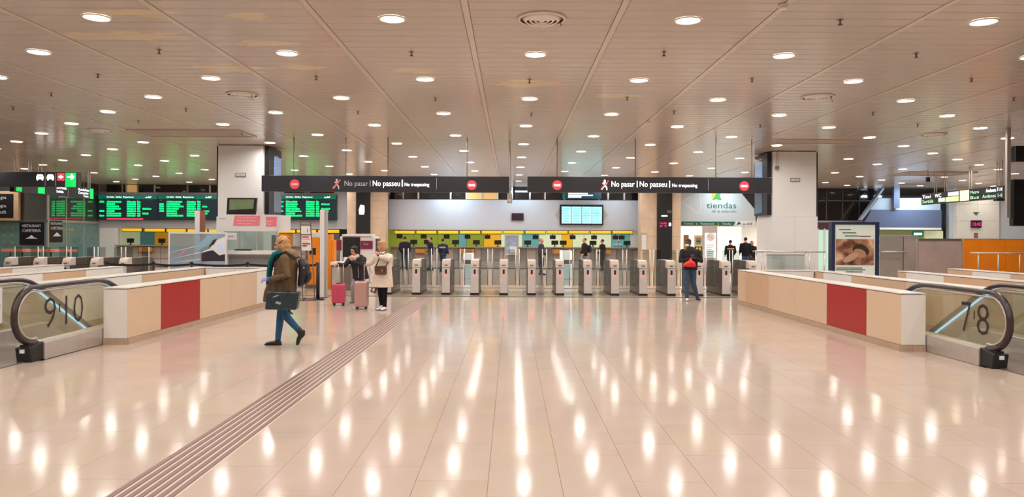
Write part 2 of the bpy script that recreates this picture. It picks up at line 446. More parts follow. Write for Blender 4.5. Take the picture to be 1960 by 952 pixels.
# round air diffusers
def diffuser(x, y, label, wire):
    t = thing('air_diffuser', label, 'air vent', (x, y, CEIL), 'round air diffusers in the ceiling')
    def ring(name, r0, r1, z0, z1, m):
        n = 36; mb = MB()
        for r_, z_ in ((r0, z0), (r1, z1), (r1-.012, z1+.012), (max(r0-.012, .001), z0+.014)):
            mb.v += [(x+r_*math.cos(2*math.pi*i/n), y+r_*math.sin(2*math.pi*i/n), CEIL+z_) for i in range(n)]
        for j in range(4):
            for i in range(n): mb.f.append((j*n+i, ((j+1) % 4)*n+i, ((j+1) % 4)*n+(i+1) % n, j*n+(i+1) % n)); mb.mi.append(0)
        return mb.build(name, m, t, smooth=True)
    MB().cyl((x,y,CEIL-.004), (x,y,CEIL-.001), .30, n=32).build('throat', M_black, t)
    ring('outer_ring', .32, .285, -.008, -.03, M_ring)
    for q in range(4): ring('cone', .25-.06*q, .20-.06*q, -.006, -.05, M_cream)
    if wire: MB().cyl((x+.22, y-.12, CEIL-.03), (x+.24, y-.14, CEIL-.14), .004, n=6).build('loose_wire', M_black, t)
diffuser(.38, 9.33, 'large round air diffuser nearest the viewer, a loose wire hanging from it', True)
diffuser(-5.3, 14.4, 'round air diffuser in the ceiling left of the centre, before the left column', True)
diffuser(6.0, 14.36, 'round air diffuser in the ceiling before the right column', True)
diffuser(-10.9, 19.4, 'round air diffuser in the far left of the ceiling', False)
diffuser(11.2, 19.4, 'round air diffuser in the far right of the ceiling', False)
# sprinklers
def sprinkler(x, y):
    t = thing('sprinkler', 'small dark sprinkler head hanging from the ceiling slats', 'sprinkler', (x, y, CEIL), 'sprinkler heads in the ceiling')
    MB().cyl((x,y,CEIL), (x,y,CEIL-.06), .012, n=8).build('stem', M_steel_d, t)
    MB().cyl((x,y,CEIL-.06), (x,y,CEIL-.066), .03, n=10).build('deflector', M_black, t)
    MB().cyl((x,y,CEIL), (x,y,CEIL-.006), .04, n=12).build('collar', M_steel_d, t)
for px, py in [(1606,38),(1752,102),(1858,150),(303,95),(186,142),(97,178),(1269,99),(786,99),(604,146),(1199,186),(1012,152),(1438,150),(832,187),(684,213),(1670,215),(355,208),(264,231),(1454,239),(1755,238),(462,252),(1016,217),(1939,187),(24,205),(1289,213)]:
    h = HY + ROLL*(px-CX) - py; d = FPX*(CEIL-CAMH)/h
    sprinkler(X(px, d), d)
# smoke detector
for (px, py, lb) in [(1497, 8, 'white round smoke detector at the top edge, on a ceiling joint'), (1240, 232, 'small white smoke detector on the ceiling joint right of the centre')]:
    h = HY + ROLL*(px-CX) - py; d = FPX*(CEIL-CAMH)/h; x = X(px, d)
    t = thing('smoke_detector', lb, 'smoke detector', (x, d, CEIL), 'smoke detectors')
    MB().cyl((x,d,CEIL-.006), (x,d,CEIL-.03), .06, n=20).build('base', M_white, t, smooth=False)
    MB().cyl((x,d,CEIL-.036), (x,d,CEIL-.06), .05, .04, n=20).build('head', M_white, t)
# service hatches in the ceiling: flat panels, darker colour paints the recess shadow
for (x0, x1, y0, y1, lb) in [(-10.1, -7.2, 19.3, 20.5, 'recessed service hatch in the ceiling before the left column'), (16.4, 19.2, 30.2, 31.8, 'recessed service hatch in the far right ceiling'), (7.6, 9.8, 20.6, 21.3, 'recessed service hatch in the ceiling before the right column')]:
    t = thing('ceiling_hatch', lb, 'hatch', ((x0+x1)/2, (y0+y1)/2, CEIL), 'ceiling hatches')
    box('hatch_recess_shade', x0, x1, y0, y1, CEIL-.012, CEIL-.002, M_ceilgap, t)
    fr = MB(); fr.box(x0-.05, x1+.05, y0-.05, y0, CEIL-.03, CEIL-.002); fr.box(x0-.05, x1+.05, y1, y1+.05, CEIL-.03, CEIL-.002)
    fr.box(x0-.05, x0, y0, y1, CEIL-.03, CEIL-.002); fr.box(x1, x1+.05, y0, y1, CEIL-.03, CEIL-.002); fr.build('hatch_frame', M_ceiltrim, t)

# ================================================================ PARAPETS AROUND THE ESCALATOR WELLS
PH = .89
def parapet(name, label, sgn, xin, y0, y1, cuts, mats_, end_return=None, th=.37, endmat=None):
    """xin = the face turned to the middle of the hall; body extends away from the middle by th"""
    xo = xin + sgn*th
    t = thing(name, label, 'parapet', (xin, y0, 0), 'escalator parapets')
    e = .02
    box('core', xin+sgn*e, xo-sgn*e, y0+e, y1-e, 0, PH-.03, M_dark, t)
    cs = [y0] + cuts + [y1]
    for i, (a, b) in enumerate(zip(cs[:-1], cs[1:])):
        box('panel', xin, xin+sgn*e, a+.003, b-.003, .10, PH-.03, mats_[i % len(mats_)], t)
        box('panel', xo-sgn*e, xo, a+.003, b-.003, .10, PH-.03, M_cream, t)
    box('panel', xin+sgn*.003, xo-sgn*.003, y0, y0+e, .10, PH-.03, endmat or M_cream, t)
    box('panel', xin+sgn*.003, xo-sgn*.003, y1-e, y1, .10, PH-.03, endmat or M_cream, t)
    box('coping', xin-sgn*.004, xo+sgn*.004, y0-.004, y1+.004, PH-.02, PH, M_cope, t, bevel=.003)
    y = y0
    pls = [] 
    while y < y1-.05:
        b = min(y+1.1, y1); pls.append((y, b)); y = b
    for a, b in pls: box('plinth_block', xin-sgn*.012, xin+sgn*.01, a+.002, b-.002, 0, .095, M_plinth, t)
    box('plinth_block', xin-sgn*.012, xin+sgn*th*.45, y0-.012, y0+.01, 0, .095, M_plinth, t)
    box('plinth_block', xin+sgn*(th*.45+.004), xo+sgn*.0, y0-.012, y0+.01, 0, .095, M_plinth, t)
    if end_return:
        ex, ey0, ey1, lb = end_return
        xs = xo+sgn*.002
        t2 = thing(name, lb, 'parapet', (xs, ey0, 0), 'escalator parapets')
        box('end_core', xs, ex, ey0+e, ey1-e, 0, PH-.03, M_dark, t2)
        nn = 2; L = (ex-xs)/nn
        for q in range(nn):
            a = xs+L*q; b = a+L
            box('panel', a+sgn*.003, b-sgn*.003, ey0, ey0+e, 0, PH-.03, M_cream, t2)
            box('panel', a+sgn*.003, b-sgn*.003, ey1-e, ey1, 0, PH-.03, M_cream, t2)
        box('coping', xs+sgn*.004, ex, ey0-.004, ey1+.004, PH-.02, PH, M_cope, t2)
    return t
parapet('parapet', 'long beige parapet with a red panel, right of the open floor', 1, 5.93, 11.10, 19.1, [12.19, 13.72, 15.26, 16.84, 18.45], [M_beige, M_red, M_beige, M_beige, M_tan, M_beige], (7.79, 18.8, 19.1, 'short cream end wall closing the escalator well on the right'))
parapet('parapet', 'long beige parapet with a red panel, left of the open floor', -1, -5.97, 11.39, 19.2, [12.49, 14.06, 15.63, 17.2], [M_beige, M_red, M_beige, M_beige, M_cream], (-7.89, 18.9, 19.2, 'short cream end wall closing the escalator well on the left'))
parapet('parapet', 'cream and beige parapet on the far side of the right escalator', 1, 7.82, 8.4, 18.9, [9.9, 11.4, 12.9, 14.5, 16.8, 18.3], [M_cream, M_cream, M_tan, M_beige, M_tan, M_cream, M_tan])
parapet('parapet', 'cream and beige parapet on the far side of the left escalator', -1, -7.92, 8.4, 19.4, [9.9, 11.4, 12.9, 14.2, 15.7, 17.3, 18.9], [M_cream, M_tan, M_cream, M_cream, M_cream, M_tan, M_tan, M_cream])
parapet('parapet', 'third parapet from the middle on the right, cream panels near its far end', 1, 10.0, 12, 18.9, [13.6, 15.2, 16.9, 18.5], [M_tan, M_tan, M_tan, M_cream, M_tan])
parapet('parapet', 'third parapet from the middle on the left, one orange-beige panel', -1, -10.22, 12, 19.3, [13.5, 14.9, 15.98, 17.6], [M_cream, M_cream, M_cream, M_tan, M_cream])
parapet('parapet', 'outermost parapet on the right, before the orange wall', 1, 12.3, 15, 20.6, [16.5, 18.0, 19.5], [M_cream, M_tan, M_cream, M_tan])
parapet('parapet', 'outermost parapet on the left, below the cafeteria', -1, -12.4, 15, 20.3, [16.4, 17.3, 18.2], [M_cream, M_cream, M_tan, M_cream])
# well linings and pits (panelled sides below the floor)
for i, (a, b, c, d) in enumerate(WELLS):
    m = MB(); m.box(a-.05, a, c, d, -4, -.3); m.box(b, b+.05, c, d, -4, -.3); m.box(a, b, d, d+.05, -4, -.3); m.box(a, b, c-.05, c, -4, -.3); m.box(a, b, c, d, -4.05, -4)
    struct('trim_%d' % (3+i), m, M_cream)

# ================================================================ ESCALATORS
def escalator(label, sgn, xn, xf, dy, digits, tag_):
    t = thing('escalator', label, 'escalator', ((xn+xf)/2, 10+dy, 0), 'escalators going down')
    yc, zc, R = 9.80+dy, .615, .385
    yb = 11.55+dy; sl = math.tan(math.radians(30))
    path = []
    for k in range(0, 13):
        a = math.radians(-100 - k*(170/12.0)); path.append((yc+R*math.cos(a), zc+R*math.sin(a)))
    path = path[:]
    # angles run from below the newel, round the front, up to the top
    path = [(yc+R*math.cos(math.radians(-80-k*15)), zc+R*math.sin(math.radians(-80-k*15))) for k in range(0, 13)]
    path += [(yb-.3, 1.0), (yb-.1, .99), (yb+.1, .95), (yb+.35, .85)]
    y_, z_ = path[-1]; path += [(y_+1.6, z_-1.6*sl), (y_+3.4, z_-3.4*sl)]
    for bi, x in enumerate((xn, xf)):
        hr = MB().loft([((x, p, q), .045, .034) for p, q in path], side=(1,0,0), n=10).build('handrail', M_rubber, t, smooth=True)
        inn = []
        c0 = Vector((yc+.4, zc-.05))
        for i, (p, q) in enumerate(path):
            v = Vector((p, q)); a = Vector(path[max(i-1, 0)]); b = Vector(path[min(i+1, len(path)-1)]); d = (b-a).normalized(); nrm = Vector((d.y, -d.x))
            inn.append(v + nrm*.06)
        MB().loft([((x, p.x, p.y), .028, .018) for p in inn], side=(1,0,0), n=8).build('handrail_guide', M_steel, t, smooth=True)
        # glass inside the handrail loop, down to the deck
        gp = [(p.x, p.y) for p in inn]
        low = [(gp[-1][0], gp[-1][1]-.62), (11.95+dy, .26), (9.95+dy, .26)]
        pts = gp + low
        MB().prism([(x-.006, p, q) for p, q in pts], (.012, 0, 0)).build('glass_panel', G_esc, t)
        # light strip under the handrail of the inclined run
        k0 = len(inn)-4
        lp = [(x-sgn*.03, p.x, p.y-.045) for p in inn[k0:]]
        MB().loft([(q, .012, .016) for q in lp], side=(1,0,0), n=6).build('light_strip', M_ledc, t)
        # deck / skirt
        prof = [(9.86+dy, 0), (9.86+dy, .24), (11.95+dy, .27), (15.2+dy, .27-3.25*sl), (15.2+dy, -.35-3.25*sl), (12.2+dy, -.35), (12.0+dy, 0)]
        sk = MB().prism([(x-.125, p, q) for p, q in prof], (.25, 0, 0)).build('skirt', M_steel, t, bevel=.008)
        MB().prism([(x-.10, 9.62+dy, .0), (x-.10, 9.58+dy, .20), (x-.10, 9.88+dy, .25), (x-.10, 9.88+dy, 0)], (.20, 0, 0)).build('newel_base', M_black, t, bevel=.01)
        box('inlet_brush', x-.06, x+.06, 9.62+dy, 9.80+dy, .19, .235, M_black, t)
        box('newel_badge', x-.03, x+.03, 9.570+dy, 9.585+dy, .13, .18, M_white, t)
    xa, xb = min(xn, xf)+.13, max(xn, xf)-.13
    box('landing_plate', xa-.13, xb+.13, 8.3+dy, 11.0+dy, .0005, .012, M_steel_d, t)
    box('comb_plate', xa, xb, 11.0+dy, 11.3+dy, -.06, .006, M_steel, t)
    y0, z0 = 11.3+dy, -.01
    for k in range(14):
        drop = 0 if k < 2 else (k-1)*.2
        st = MB(); st.box(xa, xb, y0+k*.4, y0+k*.4+.4, z0-drop-.04, z0-drop); st.box(xa, xb, y0+k*.4+.36, y0+k*.4+.4, z0-drop-.24, z0-drop)
        for q in range(10): xx = xa+.05+q*(xb-xa-.1)/9; st.box(xx-.006, xx+.006, y0+k*.4, y0+k*.4+.39, z0-drop, z0-drop+.008)
        st.build('step', M_steel_d, t)
    rt = (0, 1, 0) if sgn < 0 else (0, -1, 0)
    nx = -sgn*.008
    da, db = digits.split("'")
    if sgn < 0: spec = ((da, 10.14, .26), (db, 10.62, .44)); by_ = 10.49
    else: spec = ((da, 10.42, .22), (db, 10.08, .26)); by_ = 10.14
    for s_, y_, w_ in spec: text('number_sticker', s_, (xn-sgn*.008, y_+(dy-.12 if sgn < 0 else dy), .40), rt, .46, M_black, t, width=w_, thin=.012)
    y_ = by_+(dy-.12 if sgn < 0 else dy); box('number_dash', xn-sgn*.007, xn-sgn*.009, y_-.012, y_+.012, .60, .72, M_black, t)
    if tag_:
        box('poster_sheet', xf+.009, xf+.012, 9.7+dy, 11.0+dy, .36, .90, M_white, t)
        text('poster_number', '10', (xf+.013, 10.45+dy, .42), (0,1,0), .44, M_black, t, width=.5, thin=.02)
    return t
escalator('glass-sided escalator marked 7·8, right of the open floor', 1, 6.435, 7.66, 0.0, "7'8", False)
escalator('glass-sided escalator marked 9·10, left of the open floor', -1, -6.475, -7.74, 0.12, "9'10", True)

# ================================================================ COLUMNS
def column(x0, x1, y0, y1, sgn, label, lower_z):
    t = thing('column', label, 'column', ((x0+x1)/2, y0, 0), 'white panelled columns')
    e = .02
    box('core', x0+e, x1-e, y0+e, y1-e, 0, CEIL, M_dark, t)
    for (za, zb, o) in ((0.1, lower_z-.004, .03), (lower_z, CEIL-.02, 0)):
        if o:
            xm = (x0+x1)/2
            box('cladding_panel', x0-o, xm-.003, y0-o, y0+e, za, zb, M_colw, t); box('cladding_panel', xm+.003, x1+o, y0-o, y0+e, za, zb, M_colw, t)
        else: box('cladding_panel', x0, x1, y0, y0+e, za, zb, M_colw, t)
        box('cladding_panel', x0-o, x0+e, y0+e+.002, y1+o, za, zb, M_colw, t); box('cladding_panel', x1-e, x1+o, y0+e+.002, y1+o, za, zb, M_colw, t)
        box('cladding_panel', x0+e, x1-e, y1-e, y1+o, za, zb, M_colw, t)
    box('plinth', x0-.04, x1+.04, y0-.04, y1+.04, 0, .09, M_plinth, t)
    xm = (x0+x1)/2
    box('name_plate', xm-.14, xm+.16, y0-.02, y0-.002, 3.52, 3.64, M_steel_d, t)
    box('plate_face', xm-.12, xm+.14, y0-.026, y0-.02, 3.54, 3.62, M_white, t)
    text('plate_text', 'Vestíbul', (xm+.01, y0-.03, 3.56), (1,0,0), .035, M_ink, t, align='C', extrude=.001)
    # black edge profile on the outer side
    xo = x0 if sgn < 0 else x1
    box('edge_profile', xo+sgn*.002, xo+sgn*.06, y0+.05, y0+.2, lower_z+.1 if sgn > 0 else 1.9, CEIL-.03, M_black, t)
    return t
colL = column(-8.98, -7.6, 22.4, 23.8, -1, 'white square column on the left, behind the information desk', 2.3)
colR = column(8.34, 9.72, 23.3, 24.7, 1, 'white square column on the right, beside the railing', 2.42)
def side_display(xf, sgn, y0, y1, z0, z1, label):              # cabinet on the column face turned to the middle
    t = thing('display_cabinet', label, 'display', (xf, y0, z0), 'display cabinets on the columns')
    box('cabinet', xf, xf+sgn*.14, y0, y1, z0, z1, M_black, t, bevel=.01)
    a, b = y0+.45, y1-.08
    box('upper_screen', xf+sgn*.141, xf+sgn*.15, a, b, z0+1.05, z1-.25, mat('timetable_blue', (120, 160, 210), .3, emit=.45), t)
    box('lower_screen', xf+sgn*.141, xf+sgn*.15, a, b, z0+.08, z0+.95, mat('screen_slate', (88, 100, 118), .2, emit=.12), t)
    for k in range(9): box('timetable_row', xf+sgn*.151, xf+sgn*.154, a+.05, b-.05-(k % 3)*.12, z0+1.15+k*.085, z0+1.18+k*.085, M_white, t)
side_display(-7.6+.005, 1, 22.52, 23.75, Z(411, 23, 515), CEIL-.04, 'tall black display cabinet on the inner side of the left column')
side_display(8.34-.005, -1, 23.42, 24.65, Z(413, 24, 1460), CEIL-.04, 'tall black display cabinet on the inner side of the right column')
t = thing('wall_lamp', 'small box hanging from two cords on the right column', 'fixture', (X(1487, 23.2), 23.2, 3.9))
x = X(1487, 23.2)
for o_ in (-.04, .03): MB().cyl((x+o_*.4, 23.2, CEIL), (x+o_, 23.2, 4.0), .006, n=6).build('cord', M_steel_d, t)
box('lamp_box', x-.05, x+.05, 23.15, 23.25, 3.93, 4.0, M_steel_d, t)

# ================================================================ HANGING SIGNS
def figure_icon(cx, y, cz, h, m, parent, slash, mslash):
    mb = MB(); s = h
    def P(u, v): return (cx+u*s, y, cz+v*s)
    mb.cyl((cx-.0*s, y+.004, cz+.40*s), (cx, y-.004, cz+.40*s), .09*s, n=14)
    for a, b, w_ in (((0,.30),(0,0),.09), ((0,0),(.17,-.22),.06), ((.17,-.22),(.2,-.46),.05), ((0,0),(-.15,-.22),.06), ((-.15,-.22),(-.28,-.42),.05), ((0,.26),(.2,.1),.045), ((0,.26),(-.2,.12),.045)):
        A = Vector(P(*a)); B = Vector(P(*b)); d = (B-A).normalized(); n_ = Vector((-d.z, 0, d.x))*w_*s
        mb.prism([A+n_, B+n_, B-n_, A-n_], (0, -.005, 0))
    mb.build('walking_figure', m, parent)
    if slash:
        A = Vector(P(-.38,-.4)); B = Vector(P(.36,.42)); d = (B-A).normalized(); n_ = Vector((-d.z, 0, d.x))*.06*s
        MB().prism([A+n_+Vector((0,-.006,0)), B+n_+Vector((0,-.006,0)), B-n_+Vector((0,-.006,0)), A-n_+Vector((0,-.006,0))], (0, -.005, 0)).build('slash', mslash, parent)
def gate_sign(label, pxa, pxb, pyt, pyb, discs, fig, txt, divider, rods, dim):
    d = 20.5; yf = d
    xa, xb = X(pxa, d), X(pxb, d); zt, zb_ = Z(pyt, d, pxa), Z(pyb, d, pxa)
    zt = (zt + Z(pyt, d, pxb))/2 if False else zt
    t = thing('hanging_sign', label, 'sign', ((xa+xb)/2, d, zb_), 'no-entry signs over the gates')
    box('housing', xa, xb, d, d+.16, zb_, zt, M_sign, t, bevel=.006)
    zc = (zt+zb_)/2
    for q, p in enumerate(discs):
        x = X(p, d)
        disc('no_entry_disc', (x, d-.001, zc-.02), .135, (0,-1,0), .004, M_signreddim if dim and q == 0 else M_signred, t)
        box('no_entry_bar', x-.085, x+.085, d-.009, d-.006, zc-.045, zc+.005, M_signdim if dim and q == 0 else M_signw, t)
    figure_icon(X(fig, d), d-.001, zc-.01, .30, M_signdim if dim else M_signw, t, True, M_signreddim)
    for s_, a, b, h, m_ in txt:
        if s_ == '|': box('sign_bar', X(a, d), X(b, d), d-.006, d-.002, zc-.07, zc-.07+h, m_, t); continue
        text('sign_text', s_, (X(a, d), d, zc-.055), (1,0,0), h, m_, t, width=X(b, d)-X(a, d))
    box('divider', X(divider, d)-.006, X(divider, d)+.006, d-.003, d-.001, zb_+.08, zt-.05, M_steel, t)
    for p in rods: MB().cyl((X(p, d), d+.08, zt), (X(p, d), d+.08, CEIL), .014, n=8).build('hanger_rod', M_steel_d, t)
gate_sign('long charcoal hanging sign on the left, its left no-entry disc unlit', 500, 974, 336, 366.5, [563.5, 902.5], 644, [
    ('No pasar', 659, 704, .15, M_signdim), ('|', 707.5, 708.7, .17, M_signdim), ('No passeu', 713, 765, .16, M_signw), ('|', 768.5, 770.5, .19, M_signw), ('No trespassing', 774, 821, .10, M_signw)], 835, [741, 893, 560, 660], True)
gate_sign('long charcoal hanging sign on the right, all its symbols lit', 1009, 1477, 338, 368, [1066, 1424], 1157, [
    ('No pasar', 1170, 1214, .16, M_signw), ('|', 1218.4, 1219.8, .18, M_signw), ('No passeu', 1224, 1276, .16, M_signw), ('|', 1280, 1281.8, .19, M_signw), ('No trespassing', 1286, 1334, .10, M_signw)], 1355, [1066, 1216, 1371, 1440], False)
# speaker / camera box hanging between the two signs
x = X(975, 21.3); t = thing('ceiling_camera', 'small grey box on a thin pole between the two hanging signs', 'camera', (x, 21.3, 2.7))
MB().cyl((x, 21.3, 2.98), (x, 21.3, CEIL), .035, n=10).build('pole', M_steel, t)
box('camera_box', x-.07, x+.07, 21.2, 21.4, 2.70, 2.98, M_steel, t, bevel=.01)
disc('lens', (x, 21.19, 2.78), .035, (0,-1,0), .012, M_white, t, n=14)

def rod_pair(x, y, z0, t, w=.12, along=(1,0)):
    for o_ in (-w/2, w/2): MB().cyl((x+o_*along[0], y+o_*along[1], z0), (x+o_*along[0], y+o_*along[1], CEIL), .016, n=8).build('hanger_rod', M_steel, t)
# left exit sign, facing the viewer
d = 25.8; zt, zb_ = Z(329.5, d, 70), Z(358, d, 70)
t = thing('exit_sign', 'dark hanging sign at the left edge with transport symbols and a green exit arrow', 'sign', (X(75, d), d, zb_))
box('housing', X(-60, d), X(149, d), d, d+.2, zb_, zt, M_sign, t, bevel=.006)
box('green_panel', X(124.5, d), X(145, d), d-.006, d-.001, zb_+.0, zt-.02, M_gsign, t)
cx, cz = X(135, d), Z(339, d, 135); u = .11
MB().prism([(cx-1.1*u, d-.008, cz+.22*u), (cx+.2*u, d-.008, cz+.22*u), (cx+.0*u, d-.008, cz+.85*u), (cx+.45*u, d-.008, cz+.85*u), (cx+1.15*u, d-.008, cz), (cx+.45*u, d-.008, cz-.85*u), (cx, d-.008, cz-.85*u), (cx+.2*u, d-.008, cz-.22*u), (cx-1.1*u, d-.008, cz-.22*u)], (0, -.006, 0)).build('arrow', M_signw, t)
for p in (86, 106): box('divider', X(p, d)-.012, X(p, d)+.012, d-.006, d-.001, zb_+.03, zt-.02, M_steel, t)
def car_icon(cx, cz, u, m, nm, parent, y):
    mb = MB(); mb.prism([(cx-u, y, cz-.55*u), (cx-u, y, cz+.15*u), (cx-.7*u, y, cz+.8*u), (cx+.7*u, y, cz+.8*u), (cx+u, y, cz+.15*u), (cx+u, y, cz-.55*u)], (0, -.006, 0))
    for s_ in (-1, 1): mb.prism([(cx+s_*.9*u, y, cz-.55*u), (cx+s_*.5*u, y, cz-.55*u), (cx+s_*.5*u, y, cz-.85*u), (cx+s_*.9*u, y, cz-.85*u)], (0, -.006, 0))
    mb.build(nm, m, parent)
def bar_icon(x0, x1, z0, z1, y, m, nm, parent): box(nm, x0, x1, y-.012, y-.0065, z0, z1, m, parent)
c1, z1_ = X(76, d), Z(339.5, d, 76); car_icon(c1, z1_, .125, M_signw, 'bus_symbol', t, d-.001); bar_icon(c1-.08, c1+.08, z1_+.03, z1_+.05, d, M_ink, 'bus_window', t)
c1, z1_ = X(96, d), Z(339.5, d, 96); car_icon(c1, z1_, .125, M_signw, 'taxi_symbol', t, d-.001); bar_icon(c1-.09, c1+.09, z1_-.03, z1_-.0, d, M_signw, 'taxi_bumper', t)
c1, z1_ = X(116, d), Z(339, d, 116)
box('red_panel', c1-.125, c1+.125, d-.006, d-.001, z1_-.13, z1_+.14, M_signred, t)
MB().prism([(c1-.1, d-.007, z1_), (c1, d-.007, z1_+.06), (c1+.1, d-.007, z1_), (c1, d-.007, z1_-.06)], (0, -.005, 0)).build('metro_diamond', M_signw, t)
for p in (28, 73): rod_pair(X(p, d), d+.1, zt, t)
# platform direction signs that run away from the viewer
def depth_sign(label, x, ya, yb, zb_, zt, sgn, items, rods):
    t = thing('direction_sign', label, 'sign', (x, (ya+yb)/2, zb_))
    box('housing', x, x-sgn*.16, ya, yb, zb_, zt, M_sign, t, bevel=.004)
    f = x+sgn*.002
    for it in items:
        k, a, b, za, zc_, m = it[:6]
        if k == 'p': box('lit_panel', f, f+sgn*.005, a, b, za, zc_, m, t)
        else: text('sign_text', it[6], (f+sgn*.006, a if sgn > 0 else b, za), (0, sgn, 0), zc_-za, m, t, width=abs(b-a))
    for y in rods: rod_pair(x-sgn*.08, y, zt, t, .14, (0, 1))
    return t
zb1, zt1 = 3.25, 3.69
depth_sign('dark direction sign on the left, running away from the viewer, green end panels', -17.7, 26.05, 31.0, zb1, zt1, 1, [
    ('p', 26.15, 26.45, zb1+.02, zt1-.02, M_gsign), ('p', 27.35, 27.75, zb1+.02, zt1-.02, M_gsign), ('p', 30.72, 30.98, zb1+.0, zt1-.02, M_gsign),
    ('t', 28.45, 29.1, zt1-.17, zt1-.06, M_signw, 'Sortida'), ('t', 28.45, 28.9, zt1-.32, zt1-.22, M_signw, 'Salida'), ('p', 29.2, 29.22, zb1+.03, zt1-.03, M_steel),
    ('t', 29.9, 30.65, zt1-.15, zt1-.05, M_signw, 'Rodalies'), ('t', 29.9, 30.6, zt1-.28, zt1-.18, M_signw, 'Cercanías'), ('t', 30.25, 30.6, zt1-.40, zt1-.31, M_signw, 'Trains')], [27.0, 28.5, 30.8])
zb1, zt1 = 3.18, 3.64
M_mint = mat('sign_lit_mint', (190, 255, 200), .5, emit=1.0); M_lil = mat('sign_lit_lilac', (235, 200, 240), .5, emit=1.0); M_lgreen = mat('sign_lit_green', (190, 250, 150), .5, emit=1.1); M_warm = mat('sign_lit_warm', (255, 220, 170), .5, emit=1.6)
depth_sign('row of lit direction panels on the right, running away from the viewer', 17.5, 25.95, 31.2, zb1, zt1, -1, [
    ('t', 30.5, 31.1, zt1-.2, zt1-.06, M_signw, 'Taxi'), ('t', 30.3, 31.1, zt1-.4, zt1-.25, M_mint, 'Sortida'), ('t', 29.75, 30.2, zt1-.2, zt1-.05, M_signw, 'WC'),
    ('p', 29.5, 29.95, zt1-.4, zt1-.24, M_mint), ('p', 28.6, 29.3, zt1-.2, zt1-.04, M_lil), ('p', 28.6, 29.45, zt1-.42, zt1-.23, M_lgreen), ('p', 27.95, 28.52, zb1+.03, zt1-.03, M_warm),
    ('t', 27.35, 27.85, zt1-.19, zt1-.07, M_mint, 'Metro'), ('t', 27.35, 27.85, zt1-.39, zt1-.27, M_mint, 'Bus'), ('t', 26.05, 26.95, zt1-.19, zt1-.05, M_signw, 'Andanes 7-14'), ('t', 26.05, 27.15, zt1-.39, zt1-.26, M_mint, 'Andenes 1-6')], [26.4, 28.0, 29.6, 30.3])
# screens hanging at the right edge
d = 18.3; x = X(1928.5, d)
t = thing('hanging_monitor', 'large dark monitor on a grey pole at the right edge, smaller box above', 'monitor', (x, d, 2.3))
MB().box(x-.045, x+.045, d-.04, d+.04, Z(417, d, 1928), CEIL).build('pole', M_steel, t)
xa = X(1934, d)
box('screen_housing', xa, xa+1.25, d-.1, d+.05, Z(433, d, 1940), Z(344, d, 1940), M_black, t, bevel=.01)
box('screen_glass', xa+.04, xa+1.2, d-.106, d-.101, Z(430, d, 1940), Z(347, d, 1940), M_darkglass, t)
box('upper_box', X(1938, d), X(1938, d)+.9, d-.1, d+.1, Z(310, d, 1940), Z(280, d, 1940), M_black, t, bevel=.01)
box('bracket', x+.04, X(1938, d), d-.02, d+.02, Z(282, d, 1940)-.02, Z(282, d, 1940), M_steel, t)
# small things above: loudspeaker at far right ceiling
d = 29.5; x = X(1775.5, d)
t = thing('ceiling_speaker', 'small dark speaker hanging before the lit direction panels', 'speaker', (x, d, 4.0))
box('speaker_body', x-.06, x+.06, d-.05, d+.05, Z(348.5, d, 1775), Z(340, d, 1775), M_black, t); MB().cyl((x, d, Z(340, d, 1775)), (x, d, CEIL), .012, n=6).build('stem', M_steel_d, t)
d = 25.7; x = X(1913, d); t = thing('ceiling_speaker', 'small dark box under the right end of the lit direction panels', 'camera', (x, d, 3.0))
box('camera_body', x-.16, x+.16, d-.1, d+.1, Z(385, d, 1913), Z(380, d, 1913), M_black, t, bevel=.01); MB().cyl((x+.1, d, Z(380, d, 1913)), (x+.1, d, CEIL), .012, n=6).build('stem', M_steel_d, t)

# ================================================================ TICKET GATES
GY = 21.6
def gate_template():
    t = thing('ticket_gate', 'gate', 'ticket gate', (0, 0, 0), 'ticket gates in the row')
    body = MB(); w_ = .12
    prof = [(0, .05), (0, .80), (1.70, .80), (1.70, .05)]
    body.prism([(-w_, p, q) for p, q in prof], (2*w_, 0, 0)); body.build('cabinet_body', mat('gate_side_reflection', (116, 102, 94), .36, metal=.5, var=.06, vscale=5), t, local=True, bevel=.01)  # steel sides: the brownish reflection is painted into their base colour
    MB().prism([(-w_-.002, p, q) for p, q in [(0.0, .81), (.02, .93), (.08, 1.02), (.30, 1.05), (.30, .81)]], (2*w_+.004, 0, 0)).build('head', M_gatehead, t, local=True, bevel=.008)
    MB().prism([(-w_, p, q) for p, q in [(0.305, .81), (.305, 1.04), (1.45, 1.04), (1.68, .98), (1.70, .81)]], (2*w_, 0, 0)).build('rear_cover', mat('gate_side_reflection', (116, 102, 94)), t, local=True, bevel=.01)
    box('front_plate', -w_+.004, w_-.004, -.012, -.001, .06, .80, M_gatefront, t, local=True, bevel=.003)
    box('ticket_slot', -.045, .045, -.008, .012, .865, .885, M_black, t, local=True)
    box('reader_window', -.028, .028, -.018, -.013, .62, .75, M_black, t, local=True)
    box('stop_light', -.035, .035, -.019, -.013, .565, .605, M_ledr, t, local=True)
    box('base', -w_-.01, w_+.01, -.01, 1.71, 0, .05, M_black, t, local=True)
    for z in (.25, .62):
        for s_ in (-1, 1): box('hinge', s_*(w_+.001), s_*(w_+.018), .8, .9, z, z+.03, M_black, t, local=True)
    for s_ in (-1, 1):
        gp = MB().box(s_*.135, s_*.345, .845, .857, .24, 1.34); gp.build('glass_flap', G_gate, t, local=True)
        MB().cyl((s_*.355, .85, .23), (s_*.355, .85, 1.35), .014, n=10).build('flap_post', M_gatefront, t, local=True, smooth=True)
    return t
gpx = [14.5, 71, 126, 742, 797, 854, 909, 964.5, 1018, 1072, 1125.5, 1177.5, 1231.5, 1285.5, 1338.5, 1390, 1442]
left_more = [180, 235]
